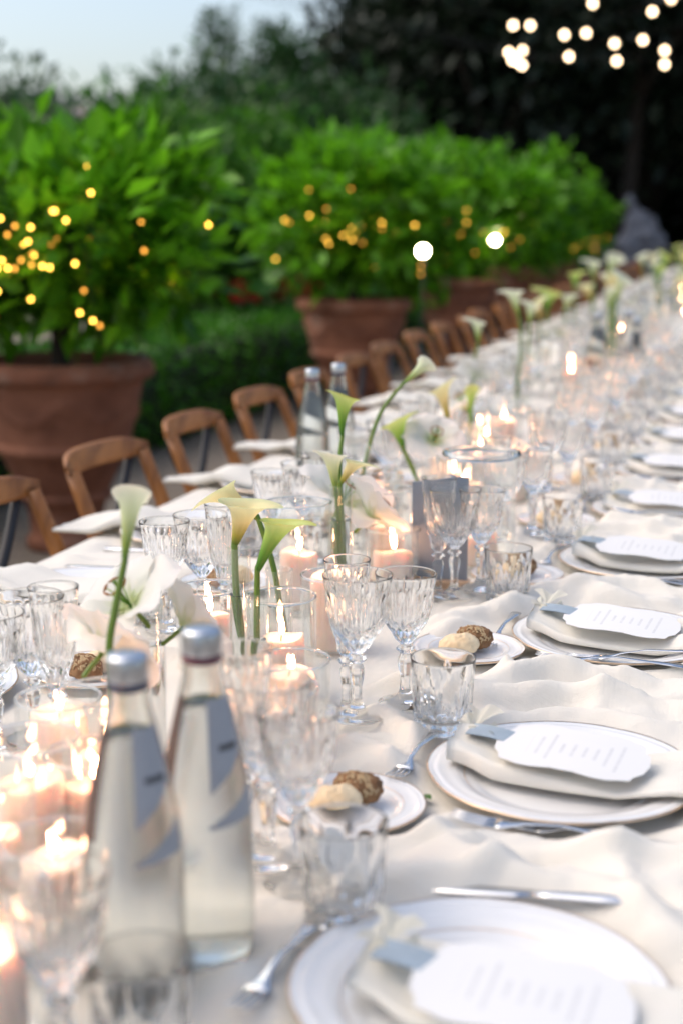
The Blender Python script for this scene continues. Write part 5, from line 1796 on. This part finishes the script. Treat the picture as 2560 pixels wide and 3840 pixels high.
# ---------------------------------------------------------------- water bottles
BPROF = [(.0395, .006), (.0405, .02), (.0405, .075), (.0402, .115), (.0385, .145), (.034, .175), (.0275, .205), (.0210, .233), (.0160, .256), (.0148, .265)]
def brad(z):
    for (r0, z0), (r1, z1) in zip(BPROF[:-1], BPROF[1:]):
        if z0 <= z <= z1:
            return r0 + (r1 - r0) * (z - z0) / (z1 - z0)
    return BPROF[-1][0] if z > .2 else BPROF[0][0]
def bottle_parts(band):
    d = dense(BPROF, 4)
    outer = [(0, .004), (.025, .002), (.034, 0), (.038, .0015)] + d + [(.0148, .274), (.0140, .276)]
    inner = [(.0118, .276)] + [(max(.001, r - .0026), z) for r, z in reversed(d)] + [(.033, .010), (0, .012)]
    glass = G().lathe(outer + inner, 56).mesh('bottle', 'bottleglass')
    dw = [(r - .0018, z) for r, z in d if z < .228]
    water = G().lathe([(0, .0112), (.0335, .0092)] + dw + [(dw[-1][0] * .9, .2285), (0, .2280)], 48).mesh('water', 'water')
    cap = G().lathe([(0, .292), (.0125, .292), (.0160, .2905), (.0168, .2885), (.0168, .271)], 48, lambda r, z, a, j: r * (1 + (.012 * sin(40 * a) if j >= 3 else 0))).mesh('cap', 'cap')
    ring = G().lathe([(.0164, .2705), (.0172, .269), (.0172, .265), (.0160, .2635)], 40).mesh('cap_band', band)
    def patch(poly_top, poly_bot, a0, a1, off, name, mat):
        def f(u, v):
            a = radians(a0 + (a1 - a0) * u)
            zt, zb = poly_top(u), poly_bot(u)
            z = zb + (zt - zb) * v
            r = brad(z) + off
            return (r * cos(a), r * sin(a), z)
        return G().grid(f, 16, 14).mesh(name, mat)
    # 0 degrees of the label faces local -Y; the label is a slanted band cut off by a second wedge
    c0 = -90
    l1 = patch(lambda u: .236, lambda u: .158 + .035 * u, c0 + 5, c0 + 72, .0006, 'label', 'label')
    l2 = patch(lambda u: .131 + .030 * u, lambda u: .129 + .004 * u, c0 + 2, c0 + 72, .0006, 'label_wedge', 'label')
    l3 = patch(lambda u: .236, lambda u: .146, c0 - 82, c0 - 48, .0006, 'label_back', 'brownlabel')
    g = G()
    for k in range(7):
        a_m = c0 + 24 + k * 5.2
        z = .193 + (k % 3 == 1) * .0006
        for dz, hh in ((0, .0052),):
            q = []
            for aa, zz in ((a_m - 1.7, z), (a_m + 1.7, z), (a_m + 1.7, z + hh), (a_m - 1.7, z + hh)):
                r = brad(zz) + .0011
                q.append((r * cos(radians(aa)), r * sin(radians(aa)), zz))
            g.add(q, [(0, 1, 2, 3)])
    pr = g.mesh('lettering', 'print', False)
    return [(None, glass, []), ('water', water, []), ('cap', cap, [('cap_band', ring)]), ('label', l1, [('lettering', pr)]), ('label_wedge', l2, []), ('label_back', l3, [])]
KIND['bottle_m'] = bottle_parts('maroon')
KIND['bottle_n'] = bottle_parts('navyband')
def bottle(k, x, y, label, rz, sc=1.0):
    place('bottle_' + k, 'water_bottle', label, 'bottle', (x, y, T + .001), rz, sc, 'glass water bottles')
bottle('n', -.463, .975, 'clear water bottle with a navy cap band, nearest to the camera', .42)
bottle('m', -.434, 1.058, 'clear water bottle with a maroon cap band, right of the nearest one', .42)
bottle('m', -1.005, 3.156, 'water bottle with a maroon band in front of the chairs, left of a pair', 2.9)
bottle('n', -.985, 3.30, 'water bottle with a navy band in front of the chairs, right of a pair', 2.9)
for i, (x, y) in enumerate(((-.62, 5.55), (-.52, 5.75), (-.45, 5.3), (-.66, 8.2), (-.55, 8.35))):
    bottle('nm'[i % 2], x, y, 'blurred water bottle with a dark label, %s along the far table' % nth(i + 1), 2.4 + i)

# ---------------------------------------------------------------- slate board on a beech foot
bd = obj('table_sign', None, None, (-.512, 2.325, T + .004), (0, 0, .10))
tag(bd, 'slate grey board standing in a pale wooden foot behind the goblets', 'sign')
def board_f(u, v):
    return (-.046 + .092 * u, .0, .012 + (.163 + .004 * sin(u * 4)) * v)
g = G()
bx = [(-.050, .012), (.046, .012), (.046, .200), (.020, .198), (-.010, .193), (-.050, .188)]
n = len(bx)
g.add([(x, -.0022, z) for x, z in bx] + [(x, .0022, z) for x, z in bx], [tuple(range(n)), tuple(n + i for i in reversed(range(n)))] + [(i, n + i, n + (i + 1) % n, (i + 1) % n) for i in range(n)])
obj('board', g.mesh('board', 'board', False), bd)
g = G(); g.box((0, 0, .010), (.100, .030, .020), .002)
obj('foot', g.mesh('foot', 'basewood', False), bd)

# ---------------------------------------------------------------- small things on the cloth
dz = cz(-.395, 1.655)
df = obj('dried_flower', None, None, (-.405, 1.650, dz + .003), (0, .1, .35))
tag(df, 'tiny dried brown flower lying on the cloth between the goblets', 'flower')
obj('stalk', G().tube([(-.016, 0, 0), (0, .001, .001), (.006, 0, .002)], .0007, 6).mesh('stalk', 'driedstem'), df)
g = G()
for k in range(6):
    a = k * pi / 3
    g.tube([(.006, 0, .002), (.010, .003 * cos(a), .002 + .003 * sin(a)), (.014, .002 * cos(a), .002 + .002 * sin(a))], [.0009, .0013, .0003], 6)
obj('head', g.mesh('head', 'driedstem'), df)
tw = obj('leaf_sprig', None, None, (-.335, 1.432, cz(-.335, 1.432) + .003), (0, 0, -.7))
tag(tw, 'small green leaf sprig on the cloth beside the nearer full plate', 'leaf')
obj('twig', G().tube(bez([(-.014, 0, .002), (0, .002, .001), (.012, 0, .001)], 4), .0007, 6).mesh('twig', 'driedstem'), tw)
g = G().grid(lambda u, v: (.004 + .016 * v, (u - .5) * .011 * sin(pi * min(1, v * .96 + .02)), .003 + .002 * sin(v * 3) + .0012 * abs(u - .5)), 7, 9)
obj('leaf', g.mesh('leaf', 'greenleaf'), tw)

# glasses of the place before the first plate, only their tops reach into the picture
for kind, nm, x, y, lb in (('water_goblet', 'crystal_goblet', -.50, .745, 'very blurred crystal goblet at the bottom edge, left of the nearest plate'),
                           ('wine_goblet', 'wine_glass', -.455, .83, 'very blurred wine glass at the bottom edge before the bottles'),
                           ('flute', 'champagne_flute', -.545, .80, 'very blurred flute in the bottom left corner'),
                           ('tumbler', 'crystal_tumbler', -.415, .88, 'very blurred tumbler below the water bottles')):
    place(kind, nm, lb, 'glass', (x, y, cz(x, y)), 1.0, 1.0, 'blurred glasses at the bottom edge')
